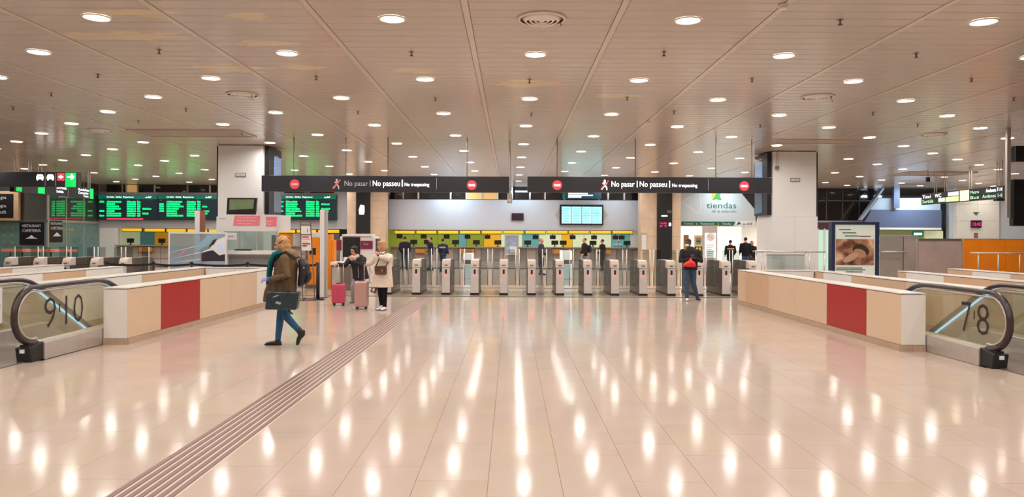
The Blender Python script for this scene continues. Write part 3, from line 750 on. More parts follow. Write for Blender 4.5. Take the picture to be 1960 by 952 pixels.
gl = {742: 'ticket gate behind the woman in the white coat', 797: 'ticket gate just right of the woman in the white coat', 854: 'second ticket gate to the right of the woman in the white coat',
      909: 'ticket gate under the right disc of the left hanging sign', 964.5: 'ticket gate under the right end of the left hanging sign', 1018: 'ticket gate under the left end of the right hanging sign',
      1072: 'ticket gate under the left disc of the right hanging sign', 1125.5: 'ticket gate below the large timetable screen', 1177.5: 'ticket gate under the words No pasar of the right sign',
      1231.5: 'ticket gate two places left of the man with the red bag, with one gate between', 1285.5: 'ticket gate just left of the man with the red bag', 1338.5: 'ticket gate partly hidden behind the man with the red bag',
      1390: 'ticket gate just right of the man with the red bag', 1442: 'last ticket gate on the right, behind the parapet end', 14.5: 'ticket gate at the left edge, behind the parapets', 71: 'second ticket gate from the left edge', 126: 'third ticket gate from the left edge',
      180: 'fourth ticket gate from the left edge', 235: 'fifth ticket gate from the left edge', 290: 'ticket gate seen left of the train picture panel', 345: 'ticket gate behind the train picture panel'}
gt = gate_template(); index_kids(); first = True
for p in gpx + left_more:
    o = gt if first else copy_tree(gt); first = False
    o.location = (X(p, GY), GY, 0); o['label'] = gl[p]

# railing right of the gates
d = 22.6
t = thing('railing', 'stainless steel railing between the gates and the right column', 'railing', (X(1500, d), d, 0))
zt = Z(482, d, 1500)
MB().cyl((X(1441, d), d, zt), (X(1580, d), d, zt), .025, n=10).build('top_rail', M_steel, t, smooth=True)
for p in (1458, 1464, 1542, 1549, 1578): MB().cyl((X(p, d), d, 0), (X(p, d), d, zt), .02, n=10).build('post', M_steel, t, smooth=True)
box('glass_infill', X(1468, d), X(1540, d), d-.005, d+.005, .2, Z(489, d, 1500), G_gate, t)
box('mid_rail', X(1467, d), X(1541, d), d-.012, d+.012, Z(489, d, 1500), Z(487.5, d, 1500), M_steel_d, t)

# advertising stand on the right
d = 20.6; xa, xb = X(1592, d), X(1683, d); zt = Z(425, d, 1635)
t = thing('poster_stand', 'dark blue framed advertising stand with a photo poster, beside the right column', 'poster stand', ((xa+xb)/2, d, 0))
M_navy = mat('navy_frame', (38, 48, 78), .35)
fr = MB(); fr.box(xa, xa+.10, d, d+.22, .1, zt); fr.box(xb-.10, xb, d, d+.22, .1, zt); fr.box(xa+.10, xb-.10, d, d+.22, zt-.08, zt); fr.box(xa+.10, xb-.10, d, d+.22, .1, .4); fr.build('frame', M_navy, t)
box('foot', xa+.1, xb-.1, d-.05, d+.27, 0, .1, M_navy, t)
box('poster', xa+.10, xb-.10, d+.04, d+.16, .4, zt-.08, mat('poster_paper', (230, 228, 220), .4, emit=.38), t)
def poster_photo_mat():
    m = mat('poster_photo', (170, 120, 95), .4); nt = m.node_tree; b = nt.nodes['Principled BSDF']
    g_ = nt.nodes.new('ShaderNodeTexCoord'); n_ = nt.nodes.new('ShaderNodeTexNoise'); n_.inputs['Scale'].default_value = 1.6; n_.inputs['Detail'].default_value = 3; n_.inputs['Distortion'].default_value = 1.2
    r = nt.nodes.new('ShaderNodeValToRGB'); nt.links.new(g_.outputs['Object'], n_.inputs['Vector']); nt.links.new(n_.outputs['Fac'], r.inputs[0])
    els = r.color_ramp.elements; els[0].position = .3; els[0].color = rgb(66, 48, 44); els[1].position = .72; els[1].color = rgb(226, 204, 180)
    for p_, c_ in ((.42, (120, 70, 56)), (.52, (176, 118, 92)), (.6, (214, 158, 130))): e_ = els.new(p_); e_.color = rgb(*c_)
    nt.links.new(r.outputs[0], b.inputs['Base Color']); nt.links.new(r.outputs[0], b.inputs['Emission Color']); b.inputs['Emission Strength'].default_value = .4
    return m
box('poster_picture', X(1601, d), X(1674, d), d+.03, d+.039, Z(508, d, 1635), Z(458, d, 1635), poster_photo_mat(), t)
# a sleeping face in soft shapes on the poster
fx, fz = X(1650, d), Z(484, d, 1650)
M_skinp = mat('poster_skin', (206, 150, 122), .5, emit=.15); M_hairp = mat('poster_hair', (84, 64, 56), .5)
def flat_ell(nm, cx, cz, rx, rz, ang, m, y):
    pts = [(cx+rx*math.cos(a)*math.cos(ang)-rz*math.sin(a)*math.sin(ang), y, cz+rx*math.cos(a)*math.sin(ang)+rz*math.sin(a)*math.cos(ang)) for a in [2*math.pi*i/20 for i in range(20)]]
    MB().prism(pts, (0, -.002, 0)).build(nm, m, t)
flat_ell('picture_hair', fx-.02, fz+.06, .24, .17, -.3, M_hairp, d+.029)
flat_ell('picture_face', fx-.05, fz-.02, .19, .12, -.35, M_skinp, d+.0265)
flat_ell('picture_hand', fx-.30, fz-.14, .24, .09, .5, mat('poster_skin_light', (224, 172, 146), .5, emit=.15), d+.024)
for k, (py, a, b, m_) in enumerate([(440, 1607, 1630, M_ink), (446, 1614, 1640, M_ink), (452, 1618, 1645, M_ink), (452.5, 1646, 1668, M_red), (513.5, 1602, 1652, M_ink), (517, 1602, 1658, M_ink), (521, 1620, 1652, M_ink)]):
    box('poster_line', X(a, d), X(b, d), d+.034, d+.038, Z(py, d, 1635)-.012, Z(py, d, 1635)+.012, m_, t)
box('front_glass', xa+.10, xb-.10, d+.012, d+.016, .4, zt-.08, glass('poster_glass', (245, 248, 245), .06), t)

# steel lift enclosure, etched panel and orange wall on the right
d = 27.0
t = thing('steel_enclosure', 'brushed steel panelled enclosure right of the poster stand', 'enclosure', (X(1720, d), d, 0))
for a, b in ((1684, 1729), (1730, 1757)): box('steel_panel', X(a, d), X(b, d)-.01, d, d+.05, .05, Z(451, d, 1720), M_steel, t, bevel=.004)
box('enclosure_back', X(1684, d), X(1757, d), d+.05, d+1.0, .05, Z(452, d, 1720), M_steel_d, t)
MB().cyl((X(1686, d), d-.12, Z(482, d, 1700)), (X(1735, d), d-.12, Z(482, d, 1700)), .022, n=8).build('grab_rail', M_steel, t, smooth=True)
for p in (1688, 1733): MB().cyl((X(p, d), d-.12, Z(482, d, 1700)), (X(p, d), d, Z(482, d, 1700)), .015, n=8).build('rail_bracket', M_steel, t)
box('plinth', X(1684, d), X(1757, d), d+.01, d+1, 0, .05, M_black, t)
d = 26.6
t = thing('etched_panel', 'framed matt steel screen between the steel enclosure and the orange wall', 'screen panel', (X(1800, d), d, 0))
xa, xb = X(1756, d), X(1843, d); z1 = Z(457, d, 1800)
box('etched_sheet', xa+.04, xb-.04, d+.02, d+.05, .1, z1-.06, mat('etched_steel', (206, 184, 176), .42, metal=.4, var=.12, vscale=2), t)
box('frame_side', xa, xa+.05, d, d+.07, 0, z1, M_steel, t); box('frame_side', xb-.05, xb, d, d+.07, 0, z1, M_steel, t); box('frame_head', xa+.05, xb-.05, d, d+.07, z1-.07, z1, M_steel_d, t); box('frame_sill', xa+.05, xb-.05, d, d+.07, 0, .1, M_steel_d, t)
d = 27.2
t = thing('orange_wall', 'low orange panelled wall at the right edge', 'partition', (X(1910, d), d, 0))
x = X(1844, d)
zt = Z(459, d, 1900)
ws = [.62] + [.95]*6
for w_ in ws: box('orange_sheet', x+.004, x+w_-.004, d, d+.03, .05, zt, M_orange, t); x += w_
box('backing', X(1844, d), x, d+.03, d+.25, 0, zt-.01, M_dark, t); box('top_trim', X(1844, d), x, d-.01, d+.26, zt, zt+.03, M_steel, t)
d = 26.2; zr = Z(485, d, 1900)
t = thing('railing', 'handrail on slim posts in front of the orange wall', 'railing', (X(1910, d), d, 0))
MB().cyl((X(1857, d), d, zr), (X(2010, d), d, zr), .03, n=10).build('top_rail', M_steel, t, smooth=True)
for p in (1873, 1911, 1952, 1990): MB().cyl((X(p, d), d, 0), (X(p, d), d, zr), .022, n=8).build('post', M_steel, t, smooth=True)

# ================================================================ BACK OF THE HALL (ticket office, boards, shop)
BY = 40.0
def bx(px): return X(px, BY)
def bz(py, px=CX): return Z(py, BY, px)
zf0, zf1 = 2.10, bz(383)
# white fascia walls
struct('wall_ticket_office', MB().box(bx(744), bx(1226), BY, BY+.25, zf0, zf1), M_fascia)
struct('wall_left_office', MB().box(bx(187), bx(665), BY, BY+.25, bz(437, 300), bz(372, 300)+.1), M_fascia)
struct('wall_upper_left', MB().box(bx(643), bx(745), BY+.02, BY+.25, bz(372, 700), CEIL), M_fascia)
# glazed band above the fascia
M_lit = mat('lit_room', (236, 190, 120), .6, emit=.35)
def window(n, xa, xb, z0, z1, mull, glow, y=BY+.1):
    w_ = tag(MB().box(xa, xb, y, y+.06, z0-.03, z0).box(xa, xb, y, y+.06, z1, z1+.03).build('window_%d' % n, M_black), kind='structure')
    ed = [xa]+mull+[xb]
    for i, (a, b) in enumerate(zip(ed[:-1], ed[1:])):
        box('pane', a+.04, b-.04, y+.02, y+.035, z0, z1, M_darkglass if i not in glow else M_lit, w_)
        box('mullion', b-.04, b+.04, y-.03, y+.05, z0, z1, M_white if i % 2 else M_steel, w_)
    return w_
window(1, bx(745), bx(980), zf1+.04, CEIL-.02, [bx(p) for p in (771, 800, 862, 892, 923, 952)], {4, 5})
window(2, bx(984), bx(1226), zf1+.04, CEIL-.02, [bx(p) for p in (1014, 1043, 1164, 1195)], set())
window(3, bx(200), bx(640), bz(371, 300), CEIL-.02, [bx(p) for p in (232, 240, 262, 294, 357, 400, 462, 540, 590)], {2})
# upper sign behind the right hanging sign
t = thing('upper_sign', 'dark teal sign with white lines above the ticket office screen', 'sign', (bx(1113), BY-.1, bz(381)))
box('sign_face', bx(1076), bx(1150), BY-.12, BY+.05, bz(380.5), bz(366), mat('teal_sign', (30, 66, 84), .4, emit=.3), t)
for p in (1080, 1146): box('bracket', bx(p)-.03, bx(p)+.03, BY+.02, BY+.05, zf1-.01, bz(380.5), M_steel, t)
box('sign_end', bx(1076), bx(1081), BY-.13, BY-.121, bz(380.5), bz(366), M_teal, t)
for py, a, b in ((370.5, 1087, 1124), (373.8, 1087, 1134), (377, 1087, 1112)): box('sign_line', bx(a), bx(b), BY-.128, BY-.121, bz(py)-.03, bz(py)+.03, M_signw, t)
# timetable screen and small screen
t = thing('timetable_screen', 'large black-framed screen of four bright cyan timetables', 'screen', (bx(1112), BY, bz(430)))
box('frame', bx(1071), bx(1154), BY-.16, BY-.01, bz(430.5), bz(391.5), M_black, t, bevel=.01)
for k in range(4):
    a = 1074.5+k*19.4
    box('display', bx(a), bx(a+18.3), BY-.17, BY-.161, bz(427.5), bz(395.5), M_screenw, t)
    for r in range(9): box('timetable_row', bx(a+1.5), bx(a+16-(r*5 % 4)), BY-.176, BY-.171, bz(399.5+r*3.1)-.012, bz(399.5+r*3.1)+.012, mat('row_teal', (60, 160, 175), .5, emit=.5), t)
for s_, nm in ((-1, 'left'), (1, 'right')):
    p = 1071 if s_ < 0 else 1154
    MB().prism([(bx(p+s_*1), BY-.02, bz(398)), (bx(p+s_*9), BY-.02, bz(411)), (bx(p+s_*1), BY-.02, bz(422))], (0, -.02, 0)).build('grey_point', M_stoneg, t)
t = thing('small_screen', 'small dark screen on the white wall left of the large timetable screen', 'screen', (bx(990), BY, bz(422)))
box('frame', bx(979), bx(1002), BY-.1, BY-.01, bz(422), bz(408.5), M_black, t); box('display', bx(980), bx(1001), BY-.11, BY-.101, bz(421), bz(409.5), mat('maroon_screen', (58, 36, 44), .3), t)
# departure boards
def departures(pxa, pxb, label, redrow, seed):
    random.seed(seed)
    y = BY-.35; t = thing('departure_board', label, 'departure board', ((X(pxa, y)+X(pxb, y))/2, y, Z(421.5, y, pxa)), 'departure boards')
    xa, xb = X(pxa, y), X(pxb, y); z0, z1 = Z(421.5, y, pxa), Z(373, y, pxa)
    box('board_body', xa, xb, y, y+.3, z0, z1, M_board, t, bevel=.01)
    box('header_band', xa+.02, xb-.02, y-.006, y-.001, z1-.22, z1-.01, M_teal, t)
    W_ = xb-xa
    text('header_text', 'Sortides  Salidas  Departures', (xa+.15*W_, y-.008, z1-.15), (1,0,0), .075, M_signw, t, width=.45*W_)
    text('header_text', 'adif', (xb-.2*W_, y-.008, z1-.16), (1,0,0), .09, M_signw, t, width=.10*W_)
    cols = [(.03, .10, .5), (.15, .44, 1), (.49, .63, 1), (.66, .71, 1), (.75, .90, .35)]
    for r in range(7):
        zz = z1-.38-r*.125; mb = MB()
        for c, (a, b, pr) in enumerate(cols):
            if random.random() > pr: continue
            e = a + (b-a)*(random.uniform(.45, 1) if c in (1, 4) else 1); q = a
            while q < e:
                wd = min(random.uniform(.008, .016), e-q+.006); mb.box(xa+q*W_, xa+(q+wd)*W_, y-.006, y-.001, zz-.045, zz+.045*random.choice([1, 1, .6])); q += wd+.004
        if mb.v: mb.build('train_row', M_green, t)['kind'] = 'stuff'
    if redrow: box('notice_row', xa+.15*W_, xb-.24*W_, y-.006, y-.001, z0+.03, z0+.12, mat('notice_red', (235, 50, 90), .5, emit=.8), t)
    text('column_heading', 'Hora', (xa+.04*W_, y-.006, z1-.31), (1,0,0), .05, M_signdim, t); text('column_heading', 'Destí', (xa+.15*W_, y-.006, z1-.31), (1,0,0), .05, M_signdim, t); text('column_heading', 'Tren', (xa+.49*W_, y-.006, z1-.31), (1,0,0), .05, M_signdim, t); text('column_heading', 'Via', (xa+.66*W_, y-.006, z1-.31), (1,0,0), .05, M_signdim, t)
    return t
departures(187, 301, 'green departure board nearest the left edge, one red row at its foot', True, 3)
departures(301.5, 416, 'green departure board directly left of the left column', False, 5)
departures(530, 643, 'green departure board directly right of the left column', False, 9)
# yellow light boxes over the ticket windows
k = 0
for a, b, cyy in [(756+41.6*i, 756+41.6*i+38, 445) for i in range(11)] + [(236, 273, 440.5), (279, 317, 441), (321, 357, 441.5), (361, 398, 442), (402, 416, 442.3), (530, 566, 443), (569, 606, 443), (610, 650, 443.3)]:
    k += 1
    kk = ['first','second','third','fourth','fifth','sixth','seventh','eighth','ninth','tenth','last'][min(k-1, 10)] if k <= 11 else ['leftmost yellow strip below the red-rowed departure board', 'yellow strip above the orange ticket machine poster', 'yellow strip left of the tall white post', 'yellow strip over the train picture panel', 'short yellow strip ending at the left column', 'yellow strip right of the desk fascia', 'yellow strip behind the poster easel', 'yellow strip right of the tall post'][k-12]
    lb = (kk + ' yellow light box from the left over the main ticket windows') if k <= 11 else 'lit ' + kk
    t = thing('light_box', lb, 'light box', ((bx(a)+bx(b))/2, BY-.1, 1.95), 'yellow light boxes over the ticket windows')
    zc = bz(cyy, a)
    box('yellow_face', bx(a), bx(b), BY-.12, BY-.1, zc-.07, zc+.085, M_yellow, t); box('housing', bx(a)-.03, bx(b)+.03, BY-.1, BY, zc-.11, zc+.11, M_dark, t)
# ticket office: counter line, back panels, monitors
def counter(label, pxa, pxb, ztop):
    t = thing('ticket_counter', label, 'counter', ((bx(pxa)+bx(pxb))/2, BY, 0))
    n = max(2, round((pxb-pxa)/41.6)); L = (bx(pxb)-bx(pxa))/n
    box('worktop', bx(pxa), bx(pxb), BY-.25, BY+.6, ztop-.05, ztop, M_ledge, t)
    for i in range(n):
        a = bx(pxa)+i*L
        box('front_panel', a+.01, a+L-.01, BY-.02, BY, .45, ztop-.05, M_counter, t); box('lower_panel', a+.01, a+L-.01, BY+.01, BY+.03, .03, .44, M_stoneg, t)
        if i % 2: box('bag_shelf', a+.15, a+.85, BY-.28, BY-.02, ztop-.35, ztop-.12, mat('amber_wood', (200, 130, 60), .4), t)
    box('counter_back', bx(pxa), bx(pxb), BY+.03, BY+.1, 0, ztop-.06, M_dark, t)
    return t
counter('long ticket counter under the main row of yellow light boxes', 748, 1224, 1.19)
counter('ticket counter under the left departure boards', 224, 642, 1.19)
box_floor = box
# booth back walls, coloured backdrops
def backdrop(label, segs, pxa, pxb):
    t = thing('booth_backdrop', label, 'backdrop', ((X(pxa, 42)+X(pxb, 42))/2, 42, 0))
    for a, b, m in segs: box('coloured_panel', X(a, 42)+.01, X(b, 42)-.01, 42, 42.04, .0, 2.5, m, t)
    box('booth_soffit', X(pxa, 42), X(pxb, 42), 40.3, 42, 2.42, 2.46, M_white, t)
    return t
backdrop('lime, amber and pale panels behind the main ticket windows', [(738, 792, M_lime), (792, 838, M_lime), (838, 878, M_lime), (878, 893, M_teald), (893, 926, M_lime), (926, 958, M_amber), (958, 1000, M_pale), (1000, 1032, M_teald), (1032, 1075, M_pale), (1075, 1096, M_amber), (1096, 1118, M_pale), (1118, 1170, M_pale), (1170, 1205, M_teald), (1205, 1228, M_white)], 738, 1228)
backdrop('cream and amber panels behind the left ticket windows', [(215, 268, M_pale), (268, 296, M_teald), (296, 372, M_amber), (372, 420, M_pale), (420, 520, M_white), (520, 560, M_orange), (560, 650, M_white)], 215, 650)
struct('wall_booth_left', MB().box(bx(187), bx(226), BY+.0, BY+.2, 0, bz(437, 300)-.002), M_colw)
mon = None
mpos = [(px, 470, 41.0 - .6) for px in (792, 818, 872, 912, 953, 1010, 1062, 1078, 1135, 1200)] + [(250, 466, 40.4), (310, 466, 40.4)]
for i, (px, py, dd) in enumerate(mpos):
    x = X(px, dd); t = thing('desk_monitor', 'small dark monitor on a ticket desk, %s' % (['first','second','third','fourth','fifth','sixth','seventh','eighth','ninth','tenth'][i]+' from the left in the main row' if i < 10 else ['left','right'][i-10]+' one of two at the left windows'), 'monitor', (x, dd, 1.19), 'monitors on the ticket desks')
    box('screen', x-.19, x+.19, dd-.03, dd, 1.31, 1.55, M_black, t); box('stand', x-.03, x+.03, dd-.02, dd+.02, 1.2, 1.31, M_black, t); box('foot', x-.1, x+.1, dd-.07, dd+.07, 1.19, 1.205, M_black, t)
for i, px in enumerate((765, 811, 855, 895, 933, 1025, 1058, 1096, 1137, 1178, 1190)):
    x = X(px, 40.15); t = thing('hanging_screen', 'small black screen hanging under the yellow light boxes, %s from the left' % ['first','second','third','fourth','fifth','sixth','seventh','eighth','ninth','tenth','eleventh'][i], 'screen', (x, 40.15, 1.7), 'screens hanging over the ticket windows')
    box('screen', x-.16, x+.16, 40.13, 40.18, 1.62, 1.84, M_black, t); box('bracket', x-.02, x+.02, 40.14, 40.17, 1.84, 2.1, M_dark, t)

# stone columns with black display strips
def stone_column(label, pxa, pxb, bpa, bpb, zb_, y, logo, split=None):
    t = thing('stone_column', label, 'column', ((X(pxa, y)+X(pxb, y))/2, y, 0), 'stone columns before the back wall')
    xa, xb = X(pxa, y), X(pxb, y); z = .0; rows = [0, .9, 1.8, 2.7, 3.6, CEIL]
    box('core', xa+.02, xb-.02, y+.02, y+.8, 0, CEIL, M_dark, t)
    for i, (a, b) in enumerate(zip(rows[:-1], rows[1:])):
        n = 3; L = (xb-xa)/n
        for k in range(n): box('stone_slab', xa+k*L+.003, xa+(k+1)*L-.003, y, y+.02, a+.003, b-.003, M_stone, t)
    box('side_facing', xa-.001, xa+.018, y+.02, y+.8, 0, CEIL, M_stone, t); box('side_facing', xb-.018, xb+.001, y+.02, y+.8, 0, CEIL, M_stone, t)
    box('display_strip', X(bpa, y), X(bpb, y), y-.12, y-.001, zb_, CEIL-.3, M_black, t)
    return t
y = 38.3
t = stone_column('beige stone column with a black display strip, between the left board and the ticket office', 664, 738, 682, 709, Z(447, y, 695), y, None)
MB().loft([((X(693, y), y-.125, Z(411, y, 693)), .12, .008), ((X(693, y), y-.125, Z(403, y, 693)), .15, .01), ((X(694, y), y-.125, Z(393, y, 693)), .10, .008)], n=12).build('lit_symbol', M_signw, t)
t = stone_column('beige stone column with a black display strip and magenta digits, right of the ticket office', 1226, 1303, 1257, 1285.5, Z(512, y, 1270), y, None)
for k, pz in enumerate((427.5, 433)): text('led_digits', ('13:42', '21 °C')[k], (X(1262, y), y-.125, Z(pz+2, y, 1270)), (1,0,0), .10, M_ledm, t, width=.36)
box('white_label', X(1265, y), X(1276, y), y-.128, y-.121, Z(415, y, 1270), Z(412.5, y, 1270), M_signw, t)
box('small_sign', X(1276, y), X(1284, y), y-.128, y-.121, Z(408, y, 1270), Z(403, y, 1270), M_steel_d, t)
box('lit_square', X(1279, y), X(1283.5, y), y-.128, y-.121, Z(433, y, 1270), Z(427, y, 1270), M_signw, t)
t = thing('notice_frame', 'narrow framed notice on the grey stone left of the right stone column', 'notice', (X(1236, y), y-.05, 1.2))
box('frame', X(1227, y), X(1238, y), y-.04, y-.001, Z(479, y, 1236), Z(446, y, 1236), M_steel, t); box('sheet', X(1228, y), X(1237, y), y-.05, y-.041, Z(478, y, 1236), Z(450, y, 1236), M_white, t)

# shop entrance "tiendas de la estación"
xa, xb = bx(1303), bx(1446)
z0, z1 = bz(433, 1370), CEIL
M_shop = mat('shop_fascia', (206, 208, 204), .5)
t = thing('shop_fascia', 'white fascia lettered tiendas de la estación, cut off on a slant at its right', 'shop sign', ((xa+xb)/2, BY, z0))
MB().prism([(xa, BY, z0), (xb, BY, z0), (xb, BY, bz(403, 1445)), (bx(1417), BY, bz(368, 1417)), (bx(1405), BY, CEIL-.012), (xa, BY, CEIL-.012)], (0, .25, 0)).build('fascia_board', M_shop, t)
text('shop_name', 'tiendas', (bx(1352), BY, bz(399, 1380)), (1,0,0), .34, M_inkgreen, t, width=bx(1409)-bx(1352))
text('shop_subtitle', 'de la estación', (bx(1362), BY, bz(407, 1380)), (1,0,0), .16, M_ink, t, width=bx(1409)-bx(1362), shear=.3)
sx, sz = bx(1371), bz(375, 1371)
MB().prism([(sx-.28, BY-.004, sz+.28), (sx-.02, BY-.004, sz+.2), (sx+.05, BY-.004, sz-.05), (sx-.26, BY-.004, sz-.25)], (0, -.01, 0)).build('star_left', mat('star_amber', (236, 176, 20), .5), t)
MB().prism([(sx+.0, BY-.016, sz+.2), (sx+.28, BY-.016, sz+.28), (sx+.18, BY-.016, sz), (sx+.27, BY-.016, sz-.24), (sx-.02, BY-.016, sz-.18), (sx-.2, BY-.016, sz-.24)], (0, -.008, 0)).build('star_right', mat('star_green', (60, 150, 60), .5), t)
MB().prism([(sx+.05, BY-.026, sz+.34), (sx+.32, BY-.026, sz+.3), (sx+.24, BY-.026, sz+.12)], (0, -.006, 0)).build('star_tip', M_inkgreen, t)
tri = [(bx(1305), bz(386, 1310)), (bx(1339), bz(368, 1310)), (bx(1341), bz(398, 1310)), (bx(1336), bz(409, 1310))]
mb = MB()
for i in range(4):
    a = Vector((tri[i][0], 0, tri[i][1])); b = Vector((tri[(i+1) % 4][0], 0, tri[(i+1) % 4][1])); dd = (b-a).normalized(); n_ = Vector((-dd.z, 0, dd.x))*.018; yv = Vector((0, BY-.004, 0))
    mb.prism([a+n_+yv, b+n_+yv, b-n_+yv, a-n_+yv], (0, -.004, 0))
mb.build('outline_shape', M_white, t)
box('green_band', bx(1304), bx(1403), BY-.02, BY-.001, bz(432, 1370), bz(424.5, 1370), M_green_p, t)
MB().prism([(bx(1403), BY-.02, bz(432, 1370)), (bx(1407), BY-.02, bz(424.5, 1370)), (bx(1403), BY-.02, bz(424.5, 1370))], (0, .018, 0)).build('band_tip', M_green_p, t)
for s_, a, b in (('Comerç', 1309, 1326), ('Restauració', 1341, 1367), ('Tiendas', 1382, 1399)): text('band_text', s_, (bx(a), BY-.02, bz(430.3, 1370)), (1,0,0), .11, M_white, t, width=bx(b)-bx(a))
for p in (1333.5, 1374.5): MB().prism([(bx(p-1.6), BY-.022, bz(428, 1370)), (bx(p+1.6), BY-.022, bz(428, 1370)), (bx(p), BY-.022, bz(432, 1370))], (0, -.004, 0)).build('band_arrow', mat('star_amber', (236, 176, 20), .5), t)
box('logo_plate', bx(1407.5), bx(1445), BY-.015, BY-.001, bz(433, 1370), bz(423, 1370), M_white, t)
MB().prism([(bx(1409), BY-.018, bz(431.5, 1370)), (bx(1413.5), BY-.018, bz(423.5, 1370)), (bx(1418.5), BY-.018, bz(429, 1370)), (bx(1412.5), BY-.018, bz(430, 1370))], (0, -.004, 0)).build('logo_triangle', M_inkgreen, t)
text('logo_text', 'adif', (bx(1421), BY-.016, bz(431, 1370)), (1,0,0), .15, M_ink, t, width=bx(1440)-bx(1421))
# shop interior
struct('wall_shop_back', MB().box(8.6, 14.4, 45.8, 46.0, 0, 3), M_white); struct('wall_shop_left', MB().box(bx(1303)-.1, bx(1303), BY+.25, 45.8, 0, 3), M_stone); struct('wall_shop_right', MB().box(14.4, 14.5, BY+.3, 45.8, 0, 3), M_white); struct('ceiling_shop', MB().box(8.6, 14.4, BY+.25, 45.8, 2.62, 2.7), M_white)
M_shopw = mat('lit_shop_wall', (246, 250, 242), .5, emit=.55)
t = thing('backlit_wall', 'bright backlit wall panels inside the shop entrance', 'backlit panel', (11.5, 45.6, 0))
for k in range(5): box('lit_panel', 9.5+k*.98, 10.45+k*.98, 45.6, 45.7, .3, 2.45, M_shopw, t)
d = 40.6
t = thing('burger_poster', 'poster of a burger over a yellow letter M on green, inside the shop entrance', 'poster', (X(1335, d), d, .6))
box('poster_board', X(1329, d), X(1345, d), d, d+.04, Z(489, d, 1335), Z(451, d, 1335), mat('poster_cream', (222, 214, 190), .5, emit=.1), t)
box('stand', X(1331, d), X(1343, d), d+.01, d+.03, 0, .75, M_steel_d, t)
def bun(nm, pz, rz, m, rx=.17): MB().ell((X(1337, d), d-.01, Z(pz, d, 1335)), (rx, .012, rz)).build(nm, m, t, smooth=True)
bun('bun_top', 457.5, .085, mat('bun', (206, 140, 66), .5)); bun('patty', 463, .035, mat('patty', (96, 54, 34), .5)); bun('lettuce', 460.8, .025, mat('star_green', (60, 150, 60), .5), .18); bun('bun_bottom', 466.5, .05, mat('bun', (206, 140, 66), .5))
box('green_field', X(1329.5, d), X(1344.5, d), d-.006, d-.001, Z(488, d, 1335), Z(472, d, 1335), mat('deep_green', (30, 84, 50), .5), t)
mb = MB()
for cx_ in (1334.5, 1339.5):
    n = 10; xc = X(cx_, d); zb_ = Z(486, d, 1335)
    for i in range(n):
        a0 = math.pi*i/n; a1 = math.pi*(i+1)/n
        def q(a, r): return (xc+r*.072*math.cos(a), d-.007, zb_+r*.32*math.sin(a)) 
        mb.prism([q(a0, 1.15), q(a1, 1.15), q(a1, .72), q(a0, .72)], (0, -.004, 0))
mb.build('letter', mat('arch_yellow', (250, 200, 20), .5, emit=.3), t)
box('brown_side', X(1311, d), X(1321, d), d+.3, d+.34, .5, Z(450, d, 1335), mat('brown_poster', (176, 124, 60), .5, emit=.1), t)
d = 36.0
t = thing('info_totem', 'tall information totem with a clock face, before the shop entrance', 'totem', (X(1360, d), d, 0))
box('body', X(1346, d), X(1373, d), d, d+.2, 0, Z(432, d, 1360), M_stoneg, t, bevel=.01)
box('lit_face', X(1349, d), X(1370, d), d-.01, d-.001, Z(494, d, 1360), Z(446, d, 1360), mat('totem_lit', (226, 236, 236), .5, emit=.5), t)
disc('clock_dial', (X(1360, d), d-.011, Z(454, d, 1360)), .2, (0,-1,0), .008, M_white, t)
for a, l_ in ((math.radians(150), .16), (math.radians(-40), .13)):
    c = Vector((X(1360, d), d-.021, Z(454, d, 1360))); e_ = c+Vector((math.cos(a)*l_, 0, math.sin(a)*l_)); MB().cyl(c, e_, .008, n=6).build('clock_hand', M_red if l_ < .14 else M_ink, t)
for k in range(6): box('totem_line', X(1352, d), X(1366-k % 3*2, d), d-.014, d-.011, Z(470+k*4, d, 1360), Z(469.3+k*4, d, 1360), M_ink, t)
MB().prism([(X(1357, d), d-.002, Z(442, d, 1360)), (X(1357, d), d-.002, Z(436, d, 1360)), (X(1362, d), d-.002, Z(439, d, 1360))], (0, -.006, 0)).build('totem_logo', mat('star_amber', (236, 176, 20), .5), t)

# glass band and slanted dark roof, far right
M_mull = mat('mullion_brown', (70, 62, 58), .5)
w4 = tag(MB().box(bx(1445), bx(1680), BY+.02, BY+.1, bz(426, 1600), bz(423, 1600)).build('window_4', M_steel), kind='structure')
for a, b in ((1446, 1500), (1500, 1565), (1565, 1582), (1582, 1613), (1613, 1645), (1645, 1690)):
    for z_a, z_b in ((bz(423, 1600), bz(384.5, 1600)), (bz(384, 1600), CEIL)): box('pane', bx(a)+.03, bx(b)-.03, BY+.06, BY+.09, z_a+.02, z_b-.02, M_darkglass, w4)
    box('mullion', bx(b)-.03, bx(b)+.03, BY+.03, BY+.1, bz(423, 1600), CEIL, M_mull, w4)
box('transom', bx(1446), bx(1690), BY+.03, BY+.1, bz(385.5, 1600), bz(384, 1600), M_mull, w4)
yy = BY-1.2
t = thing('slanted_canopy', 'blue-grey fascia with a slanted left edge under the far right ceiling', 'canopy', (X(1740, yy), yy, 2.4))
P_ = lambda px, py: (X(px, yy), yy, Z(py, yy, 1740))
MB().prism([P_(1650, 436), P_(1802, 436), P_(1802, 402), P_(1668, 402)], (0, .3, 0)).build('fascia', M_blueg, t)
MB().prism([P_(1647, 422), P_(1650, 422), P_(1693, 361), P_(1689, 361)], (0, .35, 0)).build('slanted_edge', mat('canopy_edge', (150, 165, 185), .4), t)
MB().prism([(X(1652, yy), yy+.1, Z(422, yy, 1740)), (X(1668, yy), yy+.1, Z(402, yy, 1740)), (X(1802, yy), yy+.1, Z(402, yy, 1740)), (X(1802, yy), yy+.1, Z(378, yy, 1740)), (X(1683, yy), yy+.1, Z(380, yy, 1740))], (0, .1, 0)).build('upper_strip', mat('canopy_pale', (186, 200, 214), .5), t)
